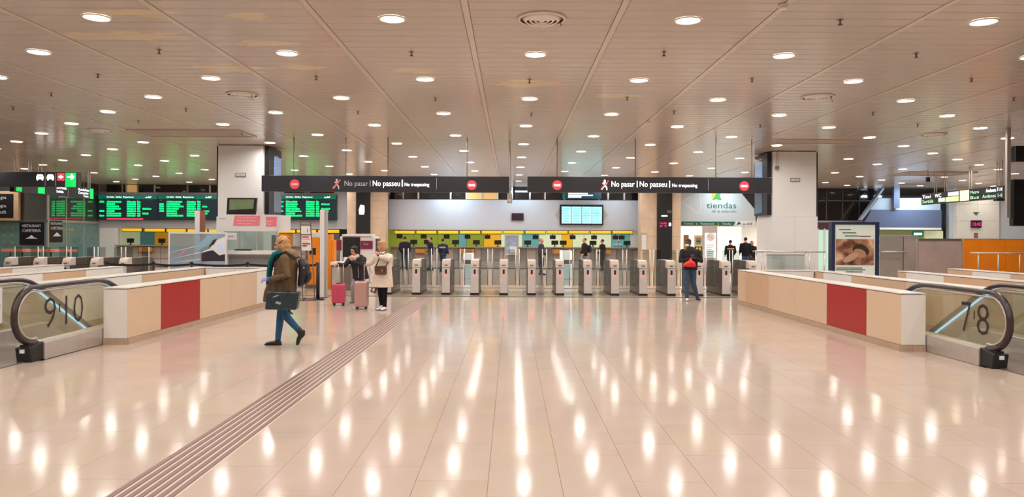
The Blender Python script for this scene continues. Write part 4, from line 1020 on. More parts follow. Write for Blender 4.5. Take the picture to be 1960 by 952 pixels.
box('lower_rail', X(1684, yy), X(1802, yy), yy, yy+.35, Z(440, yy, 1740), Z(436, yy, 1740), M_white, t)
box('centre_post', X(1707, yy), X(1718, yy), yy-.2, yy+.0, Z(399, yy, 1740), CEIL, M_blueg, t)
struct('wall_far_right', MB().box(bx(1800), 30, 39.2, 39.5, 0, CEIL), mat('pale_blue_wall', (206, 212, 220), .5))
xx0, xx1 = X(1828, 39), X(1910, 39)
t = thing('wall_pilaster', 'pale pilaster with a magenta display, above the orange wall', 'column', ((xx0+xx1)/2, 39, 0))
for k in range(5):
    for j in range(2): box('stone_slab', xx0+(xx1-xx0)/2*j+.005, xx0+(xx1-xx0)/2*(j+1)-.005, 38.9, 39.18, .9*k+.004, .9*(k+1)-.004, mat('pale_stone', (226, 220, 208), .4, var=.04), t)
box('display_frame', X(1858, 38.9), X(1877, 38.9), 38.82, 38.9, Z(436, 38.9, 1868), Z(422, 38.9, 1868), M_black, t); text('magenta_digits', '13:42', (X(1860, 38.9), 38.82, Z(432.5, 38.9, 1868)), (1,0,0), .18, M_ledm, t, width=.42)
box('small_notice', X(1864, 38.9), X(1871, 38.9), 38.86, 38.9, Z(455, 38.9, 1868), Z(446, 38.9, 1868), mat('notice_brown', (150, 90, 80), .5), t)
MB().prism([(X(1862, 38.9), 38.89, Z(406, 38.9, 1868)), (X(1874, 38.9), 38.89, Z(406, 38.9, 1868)), (X(1868, 38.9), 38.89, Z(413, 38.9, 1868))], (0, -.01, 0)).build('wall_symbol', M_steel_d, t)
t = thing('wall_screen', 'long lit shop front strip under the slanted canopy', 'shop front', (X(1720, 39.4), 39.4, 0))
box('shop_glazing', X(1684, 39.4), X(1802, 39.4), 39.4, 39.5, 0, Z(441, 39.4, 1740), mat('shop_olive', (150, 160, 110), .4, emit=.2), t); box('green_sign', X(1745, 39.4), X(1766, 39.4), 39.33, 39.39, Z(453, 39.4, 1740), Z(443, 39.4, 1740), M_teal, t)
box('sign_light', X(1748, 39.4), X(1763, 39.4), 39.31, 39.33, Z(450, 39.4, 1740), Z(446, 39.4, 1740), M_signw, t); box('cream_block', X(1768, 39.4), X(1803, 39.4), 39.3, 39.38, 0, Z(442, 39.4, 1740), M_pale, t)
t = thing('shop_doorway', 'lit pale green doorway between the right column and the poster stand', 'doorway', (X(1572, 40), 40, 0))
box('lit_glass', X(1562, 40), X(1588, 40), 40.0, 40.05, 0, Z(440, 40, 1572), mat('pale_green_lit', (190, 226, 205), .4, emit=.45), t); box('maroon_band', X(1562, 40), X(1592, 40), 39.9, 39.98, Z(437, 40, 1572), Z(427, 40, 1572), mat('maroon', (84, 40, 52), .5), t)
for p in (1564, 1577, 1588): box('door_post', X(p, 40)-.04, X(p, 40)+.04, 39.9, 39.98, 0, Z(438, 40, 1572), M_white, t)

# ================================================================ CAFETERIA ON THE LEFT
cy, cxw = 35.5, -22.5
t = thing('glass_shopfront', 'glass cafeteria front on the far left, menu board and frosted lower panes', 'shop front', (cxw, cy, 0))
ztr = Z(423, cy, 90)
xs = [-29.9, -27.6, -25.0, cxw]
for a, b in zip(xs[:-1], xs[1:]):
    box('lower_pane', a+.04, b-.04, cy+.02, cy+.04, .1, ztr-.06, G_cafe2, t); box('upper_pane', a+.04, b-.04, cy+.02, cy+.04, ztr+.06, CEIL-.012, G_cafe, t); box('mullion', b-.04, b+.04, cy, cy+.08, 0, CEIL-.012, M_steel, t)
box('transom', -29.9, cxw, cy-.01, cy+.09, ztr-.06, ztr+.06, M_steel_d, t)
ys = [cy+.08, 37.0, 38.5, 39.95]
for a, b in zip(ys[:-1], ys[1:]):
    box('lower_pane', cxw-.02, cxw, a+.03, b-.03, .1, ztr-.06, G_cafe2, t); box('upper_pane', cxw-.02, cxw, a+.03, b-.03, ztr+.06, CEIL-.012, G_cafe, t); box('mullion', cxw-.05, cxw+.02, b-.03, b+.03, 0, CEIL-.012, M_steel, t)
box('side_transom', cxw-.03, cxw+.03, cy+.09, 39.95, ztr-.06, ztr+.06, M_steel, t)
sp = [(X(p, cy), Z(q, cy, 50)) for p, q in ((8, 436), (24, 437), (23, 452), (9, 467), (24, 466), (8, 452))]
mb = MB()
for (a, b) in sp: mb.prism([(a-.08, cy+.0, b-.05), (a+.05, cy+.0, b-.09), (a+.09, cy+.0, b+.08), (a-.02, cy+.0, b+.12)], (0, .012, 0))
mb.build('leaf_stickers', mat('leaf_print', (130, 150, 90), .5), t)
mb = MB()
for k in range(3):
    for j in range(5): y_ = 36.9+j*.6+(k % 2)*.2; z_ = 1.45+k*.4; mb.box(cxw+.002, cxw+.008, y_, y_+.09, z_, z_+.16)
mb.build('bottle_stickers', mat('bottle_print', (110, 130, 100), .5), t)
t2 = thing('cafeteria_poster', 'black square poster reading restaurant cafeteria on the cafeteria front', 'poster', (X(62, cy), cy, 1.6))
box('sheet', X(38, cy), X(85, cy), cy-.03, cy-.012, Z(469, cy, 60), Z(426, cy, 60), M_black, t2)
text('poster_text', 'RESTAURANT', (X(43.5, cy), cy-.03, Z(435, cy, 60)), (1,0,0), .13, M_signdim, t2, width=X(79, cy)-X(43.5, cy)); text('poster_text', 'CAFETERIA', (X(43.5, cy), cy-.03, Z(444.5, cy, 60)), (1,0,0), .15, M_signdim, t2, width=X(79, cy)-X(43.5, cy))
MB().prism([(X(49, cy), cy-.032, Z(457, cy, 60)), (X(73, cy), cy-.032, Z(457, cy, 60)), (X(66, cy), cy-.032, Z(454.5, cy, 60)), (X(61, cy), cy-.032, Z(450, cy, 60)), (X(56, cy), cy-.032, Z(454.5, cy, 60))], (0, -.003, 0)).build('emblem', M_signdim, t2)
t2 = thing('cafeteria_poster', 'narrow-looking black cafeteria poster on the side glass, right of the square one', 'poster', (cxw, 36.2, 1.6))
ya_, yb_ = cy+.12, 36.65
box('sheet', cxw+.025, cxw+.035, ya_, yb_, 1.36, 2.42, M_black, t2); text('poster_text', 'RESTAURANT', (cxw+.036, ya_+.08, 2.22), (0,1,0), .13, M_signdim, t2, width=.95); text('poster_text', 'CAFETERIA', (cxw+.036, ya_+.08, 1.98), (0,1,0), .15, M_signdim, t2, width=.95)
MB().prism([(cxw+.037, ya_+.25, 1.65), (cxw+.037, ya_+.9, 1.65), (cxw+.037, ya_+.57, 1.85)], (.003, 0, 0)).build('emblem', M_signdim, t2)
t2 = thing('menu_sign', 'large black sign in a pale wooden frame at the left edge, ending in gna', 'sign', (X(5, cy), cy-.2, 2.4))
d = cy-.25; xa, xb = X(-60, d), X(35, d); z0, z1 = Z(422.5, d, 10), Z(366, d, 10)
box('frame', xa, xb, d, d+.15, z0, z1, M_wood, t2); box('black_panel', xa+.2, X(25.5, d), d-.015, d-.001, z0+.13, z1-.13, M_black, t2)
for s_, py, w_ in (('gna', 381, 11), ('logna', 397, 16), ('cafè', 409, 12)): text('sign_text', s_, (X(12, d), d-.016, Z(py, d, 10)), (1,0,0), .16, M_signdim, t2, width=X(w_, d)-X(0, d), align='R')
# cafe furniture seen through the glass: orange-topped tables
for i, px in enumerate((20, 43, 75, 98, 131)):
    dd = 34.2; x = X(px, dd)
    t2 = thing('cafe_table', ['orange-topped high table at the left edge, before the cafeteria', 'orange-topped high table under the square cafeteria poster, left one', 'orange-topped high table under the square cafeteria poster, right one', 'orange-topped high table under the side cafeteria poster', 'orange-topped high table right of the cafeteria posters'][i], 'table', (x, dd, 0), 'orange-topped high tables')
    box('table_top', x-.3, x+.3, dd-.2, dd+.2, .92, 1.05, mat('table_orange', (236, 140, 96), .4, emit=.1), t2); MB().cyl((x, dd, .03), (x, dd, .92), .03, n=8).build('table_leg', M_black, t2); MB().cyl((x, dd, 0), (x, dd, .03), .18, n=14).build('table_foot', M_black, t2)

# ================================================================ INFORMATION DESK AND FURNITURE BEFORE THE LEFT COLUMN
d = 21.0
t = thing('information_desk', 'white information desk with a high fascia and glass screens before the left column', 'desk', (X(475, d), d, 0))
xa, xb = X(417, d), X(530, d); zf0, zf1 = Z(443, d, 470), Z(411, d, 470)
box('fascia', xa, xb, d, d+.12, zf0, zf1, M_white, t, bevel=.005); box('fascia_side', xb-.12, xb, d+.12, d+1.3, zf0, zf1, M_white, t); box('fascia_side', xa, xa+.12, d+.12, d+1.3, zf0, zf1, M_white, t)
P_ = lambda px, py, o_=.002: (X(px, d), d-o_, Z(py, d, 470))
MB().prism([P_(446, 432.5), P_(497, 432.5), P_(498, 413), P_(449, 413)], (0, -.004, 0)).build('pink_notice', M_pink, t); MB().prism([P_(509, 434), P_(529.5, 434), P_(529.5, 415), P_(509, 415)], (0, -.004, 0)).build('pink_notice', M_pink, t)
for s_, a, b, py, h in (('Punt d\'informació', 455, 492, 418, .05), ('Punto de información', 454, 489, 424, .06), ('Information point', 456, 480, 429.5, .05), ('Billets', 511, 521, 425, .05), ('Tickets', 511, 519, 430.5, .05)): text('notice_text', s_, (X(a, d), d-.006, Z(py, d, 470)), (1,0,0), h, M_white, t, width=X(b, d)-X(a, d))
text('fascia_text', 'Informació', (X(419, d), d-.001, Z(420, d, 470)), (1,0,0), .04, M_ink, t, width=X(432, d)-X(419, d))
zc = Z(480, d, 470); zt_ = zf0
box('glass_screen', X(431, d), X(491, d), d+.01, d+.02, zc, zf0, G_clear, t); box('glass_screen', X(493, d), X(529, d), d+.01, d+.02, zc, zf0, G_clear, t)
for p in (430, 456, 492, 529.5): box('screen_post', X(p, d)-.02, X(p, d)+.02, d, d+.04, zc, zf0, M_steel, t)
box('countertop', X(429, d), X(545, d), d-.2, d+.5, Z(487, d, 470), zc, M_white, t, bevel=.006)
box('desk_front', X(431, d), X(543, d), d+.05, d+.45, .08, Z(487, d, 470), M_stoneg, t); box('front_inset', X(437, d), X(540, d), d+.03, d+.049, .3, Z(492, d, 470), mat('grey_inset', (150, 152, 148), .4), t); box('desk_plinth', X(431, d), X(543, d), d+.08, d+.4, 0, .08, M_black, t)
box('edge_frame', X(430, d), X(437, d), d+.0, d+.05, .08, Z(487, d, 470), M_white, t)
box('rear_cabinet', X(500, d), X(515, d), d+.9, d+1.2, 0, Z(450, d, 470), mat('cabinet_grey', (150, 146, 150), .5), t)
box('notice_paper', X(434, d), X(453, d), d-.0, d+.008, Z(459, d, 470), Z(446, d, 470), M_white, t); text('paper_text', 'INFO', (X(437, d), d-.001, Z(455, d, 470)), (1,0,0), .06, M_red, t)
t = thing('keyboard_tray', 'black keyboard on the information desk counter', 'keyboard', (X(468, d), d-.1, zc))
box('keyboard_body', X(453, d), X(483, d), d-.18, d-.02, zc+.002, zc+.035, M_black, t)
box('key_block', X(455, d), X(478, d), d-.17, d-.03, zc+.036, zc+.042, M_ink, t)
# tilted television on the column above the desk
dd = 21.6; P_ = lambda px, py: Vector((X(px, dd), dd, Z(py, dd, 465)))
t = thing('television', 'tilted black television with a dim green picture above the information desk', 'television', (X(463, dd), dd, 2.4))
A, B, C_, D_ = P_(433, 412), P_(488, 411.5), P_(493.5, 379.5), P_(438, 379.5)
tl = Vector((0, -.12, 0))
def quad(nm, ins, off, m, th=.03):
    c = (A+B+C_+D_)/4; pts = [p + (c-p).normalized()*ins for p in (A, B, C_, D_)]; pts[2] = pts[2]+tl; pts[3] = pts[3]+tl
    MB().prism([p+Vector((0, off, 0)) for p in pts], (0, th, 0)).build(nm, m, t)
quad('television_case', 0, 0, M_black, .09); quad('television_picture', .08, -.004, mat('dim_green_picture', (110, 128, 90), .15, emit=.18, var=.3, vscale=2), .002)
box('wall_arm', X(463, dd)-.04, X(463, dd)+.04, dd+.05, 22.36, 2.75, 2.82, M_black, t)
# glass panel with a train picture
d = 20.4; xa, xb = X(322.5, d), X(434, d); z0, z1 = Z(506, d, 380), Z(444.5, d, 380)
t = thing('glass_partition', 'white-edged glass partition printed with a speeding train', 'partition', ((xa+xb)/2, d, 0))
box('glass_sheet', xa+.03, xb-.03, d, d+.012, z0-.5, z1-.03, glass('tinted_partition', (205, 222, 232), .12, haze=.28, hcol=(225, 238, 246)), t)
box('edge_strip', xa, xa+.04, d-.01, d+.025, z0-.5, z1, M_white, t); box('edge_strip', xb-.04, xb, d-.01, d+.025, z0-.5, z1, M_white, t); box('top_strip', xa+.04, xb-.04, d-.01, d+.025, z1-.05, z1, M_white, t)
for p in (340, 420): box('foot', X(p, d)-.15, X(p, d)+.15, d-.1, d+.11, 0, .04, M_steel, t); box('foot_post', X(p, d)-.02, X(p, d)+.02, d-.01, d+.03, .04, z0-.5, M_steel, t)
Q = lambda px, py, o_=.002: (X(px, d), d-o_, Z(py, d, 380))
M_tw = mat('train_white', (236, 236, 236), .4); M_td = mat('train_dark', (52, 48, 56), .4); M_tb = mat('train_blue', (150, 190, 214), .4); M_tm = mat('train_maroon', (96, 40, 48), .4)
MB().prism([Q(386, 500), Q(434, 500), Q(434, 462), Q(418, 466), Q(404, 478), Q(386, 486)], (0, -.002, 0)).build('train_underside', M_td, t)
MB().prism([Q(384, 484, .005), Q(402, 476, .005), Q(414, 460, .005), Q(433, 452, .005), Q(433, 486, .005), Q(420, 489, .005), Q(408, 479, .005)], (0, -.002, 0)).build('train_nose', M_tw, t)
MB().prism([Q(399, 474, .008), Q(408, 460, .008), Q(416, 457, .008), Q(410, 468, .008)], (0, -.002, 0)).build('train_windscreen', M_td, t)
MB().prism([Q(376, 470, .005), Q(398, 452, .005), Q(412, 450, .005), Q(396, 470, .005), Q(378, 481, .005)], (0, -.002, 0)).build('train_glow', M_tb, t)
disc('train_lamp', Q(422, 473, .009), .11, (0,-1,0), .003, mat('train_lampc', (190, 200, 220), .3, emit=.3), t)
MB().prism([Q(386, 497, .005), Q(392, 497, .005), Q(392, 488, .005), Q(386, 490, .005)], (0, -.002, 0)).build('train_stripe', M_tm, t)
for a, b in (((330, 496), (384, 484)), ((326, 484), (386, 470)), ((335, 503), (384, 497))):
    A_ = Vector(Q(*a)); B_ = Vector(Q(*b)); MB().prism([A_, B_, B_+Vector((0,0,.022)), A_+Vector((0,0,.005))], (0, -.002, 0)).build('speed_line', M_tw, t)
MB().prism([Q(342, 489), Q(355, 478), Q(354, 482), Q(346, 489)], (0, -.002, 0)).build('pink_flash', M_pink, t)
# tall white-and-brown posts
for (pa, pb, pc, pt, lb) in ((372.5, 382, 388, 403, 'tall white post with a brown side, behind the train picture panel'), (612, 620.5, 624.5, 402, 'tall white post with a grey side beside the poster easel')):
    dd = 20.9 if pa < 400 else 20.3; t = thing('totem_post', lb, 'post', (X(pa, dd), dd, 0), 'tall posts at the ends of the gate rows')
    box('white_face', X(pa, dd), X(pb, dd), dd, dd+.18, .02, Z(pt, dd, pa), M_white, t, bevel=.004)
    box('side_face', X(pb, dd)+.001, X(pc, dd), dd+.02, dd+.18, .02, Z(pt, dd, pa), mat('post_brown', (150, 88, 70), .5) if pa < 400 else M_steel, t); box('foot', X(pa, dd)-.03, X(pc, dd)+.03, dd-.03, dd+.2, 0, .02, M_steel_d, t)
# poster easel
d = 19.6
t = thing('poster_easel', 'tall leaning frame with two framed sheets, right of the information desk', 'easel', (X(588, d), d, 0))
for (a, b) in (((574.5, 424), (580, 574)), ((594, 423), (603, 570))):
    p0 = Vector((X(a[0], d), d, Z(a[1], d, 588))); p1 = Vector((X(b[0], d)-.0, d-.0, 0.03)); MB().cyl(p0, p1, .016, n=8).build('upright', M_steel_d, t)
for py, a, b in ((424, 574, 595), (431, 575, 595), (449.5, 575.5, 595.5), (487, 577, 598)): box('crossbar', X(a, d), X(b, d), d-.016, d+.016, Z(py, d, 588)-.014, Z(py, d, 588)+.014, M_steel_d, t)
box('upper_sheet', X(576.5, d), X(594, d), d-.006, d+.002, Z(449, d, 588), Z(431.5, d, 588), M_white, t); box('lower_sheet', X(577, d), X(596, d), d-.006, d+.002, Z(480, d, 588), Z(450.5, d, 588), M_white, t)
text('sheet_symbol', 'i', (X(588, d), d-.007, Z(445, d, 588)), (1,0,0), .12, M_ink, t)
for py, a, b, m_ in ((454, 578, 591, M_red), (458, 579, 594, M_pink), (463, 579, 590, M_amber), (467, 579, 594, M_red), (471, 579, 588, M_ink)): box('sheet_line', X(a, d), X(b, d), d-.010, d-.007, Z(py, d, 588)-.016, Z(py, d, 588)+.016, m_, t)
box('base_bar', X(560, d), X(612, d), d-.3, d-.26, 0, .03, M_steel_d, t); box('base_bar', X(562, d), X(609, d), d+.2, d+.24, 0, .03, M_steel_d, t); box('base_cross', X(588, d)-.02, X(588, d)+.02, d-.3, d+.24, 0, .028, M_steel_d, t)
for p in (580, 603): box('base_upright', X(p, d)-.02, X(p, d)+.02, d-.28, d+.22, .028, .05, M_steel_d, t)
# belt barriers
bd = 20.0; zbelt = Z(507.5, bd, 400)
bp = [(205, 'belt barrier post at the left, behind the parapet'), (294, 'belt barrier post under the yellow light boxes, left of the train picture'), (367, 'belt barrier post before the train picture'), (474, 'belt barrier post before the information desk'), (608, 'black belt barrier post beside the tall grey-sided post, left one')]
for i, (px, lb) in enumerate(bp):
    x = X(px, bd); t = thing('belt_post', 'black ' + lb.replace('black ', ''), 'barrier post', (x, bd, 0), 'belt barrier posts')
    MB().cyl((x, bd, .03), (x, bd, zbelt+.06), .032, n=12).build('post', M_belt, t, smooth=True); MB().cyl((x, bd, 0), (x, bd, .03), .16, n=18).build('foot', M_belt, t); MB().cyl((x, bd, zbelt+.02), (x, bd, zbelt+.08), .045, n=12).build('belt_head', M_belt, t)
    if i:
        x0 = X(bp[i-1][0], bd); n = 8; mb = MB(); 
        for k in range(n):
            a = x0+.04+(x-x0-.08)*k/n; b = x0+.04+(x-x0-.08)*(k+1)/n; s0 = .03*4*(k/n)*(1-k/n); s1 = .03*4*((k+1)/n)*(1-(k+1)/n)
            mb.prism([(a, bd, zbelt+.04-s0), (b, bd, zbelt+.04-s1), (b, bd, zbelt-.02-s1), (a, bd, zbelt-.02-s0)], (0, .004, 0))
        mb.build('belt', M_belt, t)
dd = 19.9; x = X(619.5, dd+.3)
t = thing('belt_post', 'black belt barrier post beside the tall grey-sided post, right one', 'barrier post', (x, dd-.25, 0), 'belt barrier posts')
MB().cyl((x, dd-.25, .03), (x, dd-.25, .98), .04, n=12).build('post', M_belt, t, smooth=True); MB().cyl((x, dd-.25, 0), (x, dd-.25, .03), .17, n=18).build('foot', M_belt, t)
# orange machine and ticket machines behind the women
d = 24.0
t = thing('ticket_machine', 'orange and grey ticket machine beside the poster easel', 'ticket machine', (X(600, d), d, 0))
box('machine_body', X(584, d), X(612, d), d, d+.6, 0, Z(455, d, 600), M_steel_d, t, bevel=.01); box('orange_front', X(590, d), X(611, d), d-.02, d-.001, .12, Z(456, d, 600), M_orange, t); box('machine_screen', X(593, d), X(605, d), d-.03, d-.021, Z(488, d, 600), Z(475, d, 600), M_black, t)
box('white_topper', X(586, d), X(612, d), d+.05, d+.5, Z(455, d, 600), Z(445, d, 600), M_white, t)
t = thing('orange_post', 'orange pillar left of the black-haired woman', 'pillar', (X(630, d), d, 0))
box('pillar_shaft', X(624, d), X(634, d), d, d+.35, 0, Z(449, d, 630), M_orange, t, bevel=.01); box('pillar_wing', X(634, d), X(640, d), d+.02, d+.3, Z(517, d, 630), Z(460, d, 630), M_orange, t, bevel=.01); box('pillar_cap', X(626, d), X(631, d), d+.05, d+.2, Z(449, d, 630), Z(447, d, 630), M_black, t)
t = thing('steel_cabinet', 'low grey steel cabinet with a white top behind the two suitcases', 'cabinet', (X(660, 23.2), 23.2, 0))
box('cabinet_body', X(634, 23.2), X(672, 23.2), 23.2, 23.9, 0, Z(508, 23.2, 655), M_steel_d, t, bevel=.01); box('cabinet_top', X(633, 23.2), X(673, 23.2), 23.15, 23.95, Z(508, 23.2, 655), Z(502, 23.2, 655), M_white, t, bevel=.01); box('cabinet_door', X(636, 23.2), X(652, 23.2), 23.18, 23.2, .1, Z(512, 23.2, 655), M_steel, t)
box('dispenser', X(656, 23.2), X(664, 23.2), 23.3, 23.5, Z(502, 23.2, 655), Z(493, 23.2, 655), M_white, t)
d = 27.0
M_mar = mat('maroon_front', (128, 40, 70), .45)
t = thing('ticket_kiosk', 'white and maroon kiosk with a large black screen behind the two women', 'kiosk', (X(690, d), d, 0))
box('kiosk_body', X(650, d), X(718, d), d+.05, d+.8, 0, Z(453, d, 690), M_white, t, bevel=.03); box('kiosk_roof', X(654, d), X(712, d), d, d+.7, Z(453, d, 690), Z(449, d, 690), M_white, t, bevel=.02)
box('black_screen', X(656, d), X(689, d), d+.0, d+.049, Z(500, d, 690), Z(454.5, d, 690), M_black, t); box('maroon_front', X(690, d), X(713, d), d+.02, d+.049, Z(477, d, 690), Z(461, d, 690), M_mar, t); box('maroon_front', X(640, d), X(653, d), d+.02, d+.049, Z(480, d, 690), Z(460, d, 690), M_mar, t)
box('dark_side', X(714, d), X(721, d), d+.1, d+.8, 0, Z(457, d, 690), M_ink, t, bevel=.02); text('kiosk_text', 'Tren', (X(695, d), d+.02, Z(469, d, 690)), (1,0,0), .07, M_signdim, t)
# poster frame hung before the ticket office
d = 33.0
t = thing('framed_poster', 'grey framed glass poster standing before the middle ticket windows', 'poster frame', (X(980, d), d, 0))
xa, xb = X(966, d), X(993, d); z0, z1 = Z(488, d, 980), Z(450, d, 980)
box('frame_side', xa, xa+.06, d, d+.06, 0, z1, M_steel, t); box('frame_side', xb-.06, xb, d, d+.06, 0, z1, M_steel, t); box('frame_head', xa+.06, xb-.06, d, d+.06, z1-.05, z1, M_steel, t); box('frame_sill', xa+.06, xb-.06, d, d+.06, z0, z0+.05, M_white, t)
box('poster_print', xa+.06, xb-.06, d+.02, d+.04, z0+.05, z1-.05, mat('blue_grey_print', (150, 165, 185), .4, emit=.15, var=.35, vscale=5), t); box('caption', X(976, d), X(989, d), d+.01, d+.019, Z(484, d, 980), Z(472, d, 980), M_white, t)
# bright white machine seen through the gates
for (pa, pb, pt, lb) in ((887, 906, 485, 'white rounded ticket validator seen through the gates, left of centre'), (1073, 1095, 480, 'tall white ticket validator seen through the gates, right of centre')):
    d = 30.0; t = thing('validator', lb, 'machine', (X((pa+pb)/2, d), d, 0), 'white validators behind the gates')
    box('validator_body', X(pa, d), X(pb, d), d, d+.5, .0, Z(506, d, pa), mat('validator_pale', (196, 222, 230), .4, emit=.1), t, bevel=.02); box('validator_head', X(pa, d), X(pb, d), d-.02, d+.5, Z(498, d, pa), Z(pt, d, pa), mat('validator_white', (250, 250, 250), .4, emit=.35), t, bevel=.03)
    box('validator_neck', X(pa+2, d), X(pb-2, d), d+.1, d+.4, Z(506, d, pa), Z(498, d, pa), M_steel_d, t)

# ================================================================ PEOPLE
def remeshed(name, prims, voxel, smooth_it, mats_, parent, loc):
    """prims: list of (MB, material index). One continuous voxel-remeshed surface, materials by nearest source piece."""
    vs, fs, src = [], [], []
    for mb, mi in prims:
        n = len(vs); vs += mb.v; fs += [[i+n for i in f] for f in mb.f]
        for f in mb.f:
            c = Vector((0,0,0))
            for i in f: c += Vector(mb.v[i])
            src.append((c/len(f), mi))
        if len(mats_) > 1:
            for v in mb.v: src.append((Vector(v), mi))
    me = bpy.data.meshes.new('tmp'); me.from_pydata([tuple(v) for v in vs], [], fs); me.update()
    bm = bmesh.new(); bm.from_mesh(me); bmesh.ops.recalc_face_normals(bm, faces=bm.faces); bm.to_mesh(me); bm.free()
    o = bpy.data.objects.new('tmp', me); COL.objects.link(o)
    r = o.modifiers.new('r', 'REMESH'); r.mode = 'VOXEL'; r.voxel_size = voxel
    if smooth_it: s_ = o.modifiers.new('s', 'SMOOTH'); s_.iterations = smooth_it; s_.factor = .5
    dg = bpy.context.evaluated_depsgraph_get(); dg.update()
    m2 = bpy.data.meshes.new_from_object(o.evaluated_get(dg)); bpy.data.objects.remove(o); bpy.data.meshes.remove(me)
    m2.name = name; m2.materials.clear()
    for m in mats_: m2.materials.append(m)
    if len(mats_) > 1:
        kd = kdtree.KDTree(len(src))
        for i, (c, _) in enumerate(src): kd.insert(c, i)
        kd.balance()
        m2.polygons.foreach_set('material_index', [src[kd.find(p.center)[1]][1] for p in m2.polygons])
    m2.polygons.foreach_set('use_smooth', [True]*len(m2.polygons))
    if parent: m2.transform(Matrix.Translation(-rootloc(parent)))
    m2.update()
    return link(name, m2, parent)
def head_frame(yaw, pitch=0.0, roll=0.0):      # face looks along -Y when yaw = 0; yaw > 0 turns to the viewer's right (+X)
    return Matrix.Rotation(yaw, 3, 'Z') @ Matrix.Rotation(pitch, 3, 'X') @ Matrix.Rotation(roll, 3, 'Y')
def head_prims(c, R, s=1.0):
    c = Vector(c); P = lambda x, y, z: c + R @ Vector((x*s, y*s, z*s)); out = []
    out.append(MB().ell(P(0, .012, .022), (.074*s, .092*s, .095*s), R))
    out.append(MB().ell(P(0, -.022, -.035), (.056*s, .062*s, .072*s), R))
    out.append(MB().ell(P(0, -.045, -.078), (.036*s, .036*s, .028*s), R))
    out.append(MB().loft([(P(0, -.082, .022), .008*s, .008*s), (P(0, -.096, -.008), .012*s, .011*s), (P(0, -.102, -.022), .016*s, .013*s), (P(0, -.088, -.032), .012*s, .008*s)], n=8))
    for sx_ in (-1, 1):
        out.append(MB().ell(P(sx_*.076, .012, -.005), (.012*s, .022*s, .032*s), R, 8, 6)); out.append(MB().ell(P(sx_*.036, -.058, -.022), (.022*s, .022*s, .02*s), R, 8, 6))
    out.append(MB().ell(P(0, -.078, .038), (.045*s, .016*s, .010*s), R, 10, 6)); out.append(MB().ell(P(0, -.084, -.055), (.022*s, .010*s, .010*s), R, 8, 6))
    return out
def hand_prims(wrist, d, pn, s=1.0, curl=.5, side=1):
    """wrist point, direction of the fingers d, palm normal pn (fingers curl towards it)"""
    w_ = Vector(wrist); d = Vector(d).normalized(); pn = Vector(pn); pn = (pn-d*pn.dot(d)).normalized(); a = d.cross(pn)*side; out = []
    out.append(MB().loft([(w_-d*.01*s, .024*s, .020*s), (w_+d*.03*s, .036*s, .016*s), (w_+d*.08*s, .041*s, .014*s), (w_+d*.095*s, .034*s, .010*s)], side=a, n=12))
    for k, (o_, L) in enumerate(((-.030, .066), (-.010, .076), (.010, .072), (.029, .056))):
        b = w_+d*.085*s+a*o_*s; c1 = curl*1.1; c2 = curl*2.2
        p1 = b+(d*math.cos(c1)+pn*math.sin(c1))*L*.5*s; p2 = p1+(d*math.cos(c2)+pn*math.sin(c2))*L*.5*s
        out.append(MB().limb([b, p1, p2], [.0095*s, .0085*s, .0075*s], n=8))
    tb = w_+d*.03*s-a*.03*s; t1 = tb+(d*.6-a*.6+pn*.35).normalized()*.04*s; t2 = t1+(d*.9-a*.1+pn*.5).normalized()*.032*s
    out.append(MB().limb([tb, t1, t2], [.013*s, .011*s, .009*s], n=8))
    return out
def shoe(ankle, toe, m, parent, name='shoe', up=(0,0,1), h=.055, w_=.042, high=0):
    a = Vector(ankle); t_ = Vector(toe); d = t_-a; upv = Vector(up); dd = (d-upv*d.dot(upv)).normalized()
    side = upv.cross(dd); base = a-upv*(a-t_).dot(upv)
    heel = base-dd*.055; L = (t_-base).dot(dd); mb = [MB().loft([(heel+upv*.03, w_*.75, .03), (base+upv*.035, w_*.9, .036), (base+dd*L*.5+upv*.032, w_, .032), (base+dd*L*.85+upv*.024, w_*.95, .024), (base+dd*L+upv*.018, w_*.5, .014)], side=side, n=12),
          MB().limb([base+upv*.03, a+upv*(.02+high)], [w_*1.0, w_*1.02])]
    o = remeshed(name, [(q, 0) for q in mb], .012, 3, [m], parent, None)
    so = MB(); ring = []
    for u, ww in ((-.055, .6), (0, .95), (L*.5, 1.08), (L*.85, 1.0), (L+.005, .55)): ring.append((u, ww*w_))
    pts = [base+dd*u+side*v for u, v in ring]+[base+dd*u-side*v for u, v in reversed(ring)]
    so.prism([p+upv*.0 for p in pts], upv*.016).build('sole', M_sole, o)
    return o
M_skin = mat('skin', (206, 150, 122), .5, spec=.35); M_skind = mat('skin_dark', (112, 74, 56), .5, spec=.35); M_sole = mat('sole', (36, 34, 34), .7); M_lip = mat('lips', (168, 92, 84), .5); M_eye = mat('eye_dark', (40, 30, 26), .25)
def fabric(n, c, r=.85): return mat(n, c, r, var=.12, vscale=14, spec=.2, bump=.25, bscale=30)
def face_bits(c, R, parent, s=1.0, lip=True):
    c = Vector(c); P = lambda x, y, z: c + R @ Vector((x*s, y*s, z*s))
    for sx_ in (-1, 1):
        MB().ell(P(sx_*.031, -.078, .014), (.013*s, .007*s, .007*s), R, 8, 6).build('eye', M_eye, parent, smooth=True)
        MB().ell(P(sx_*.031, -.086, .033), (.018*s, .006*s, .004*s), R, 8, 4).build('eyebrow', M_hb, parent, smooth=True)
    if lip: MB().ell(P(0, -.092, -.053), (.021*s, .006*s, .007*s), R, 8, 6).build('mouth', M_lip, parent, smooth=True)
M_hb = mat('brow_brown', (96, 66, 46), .7)

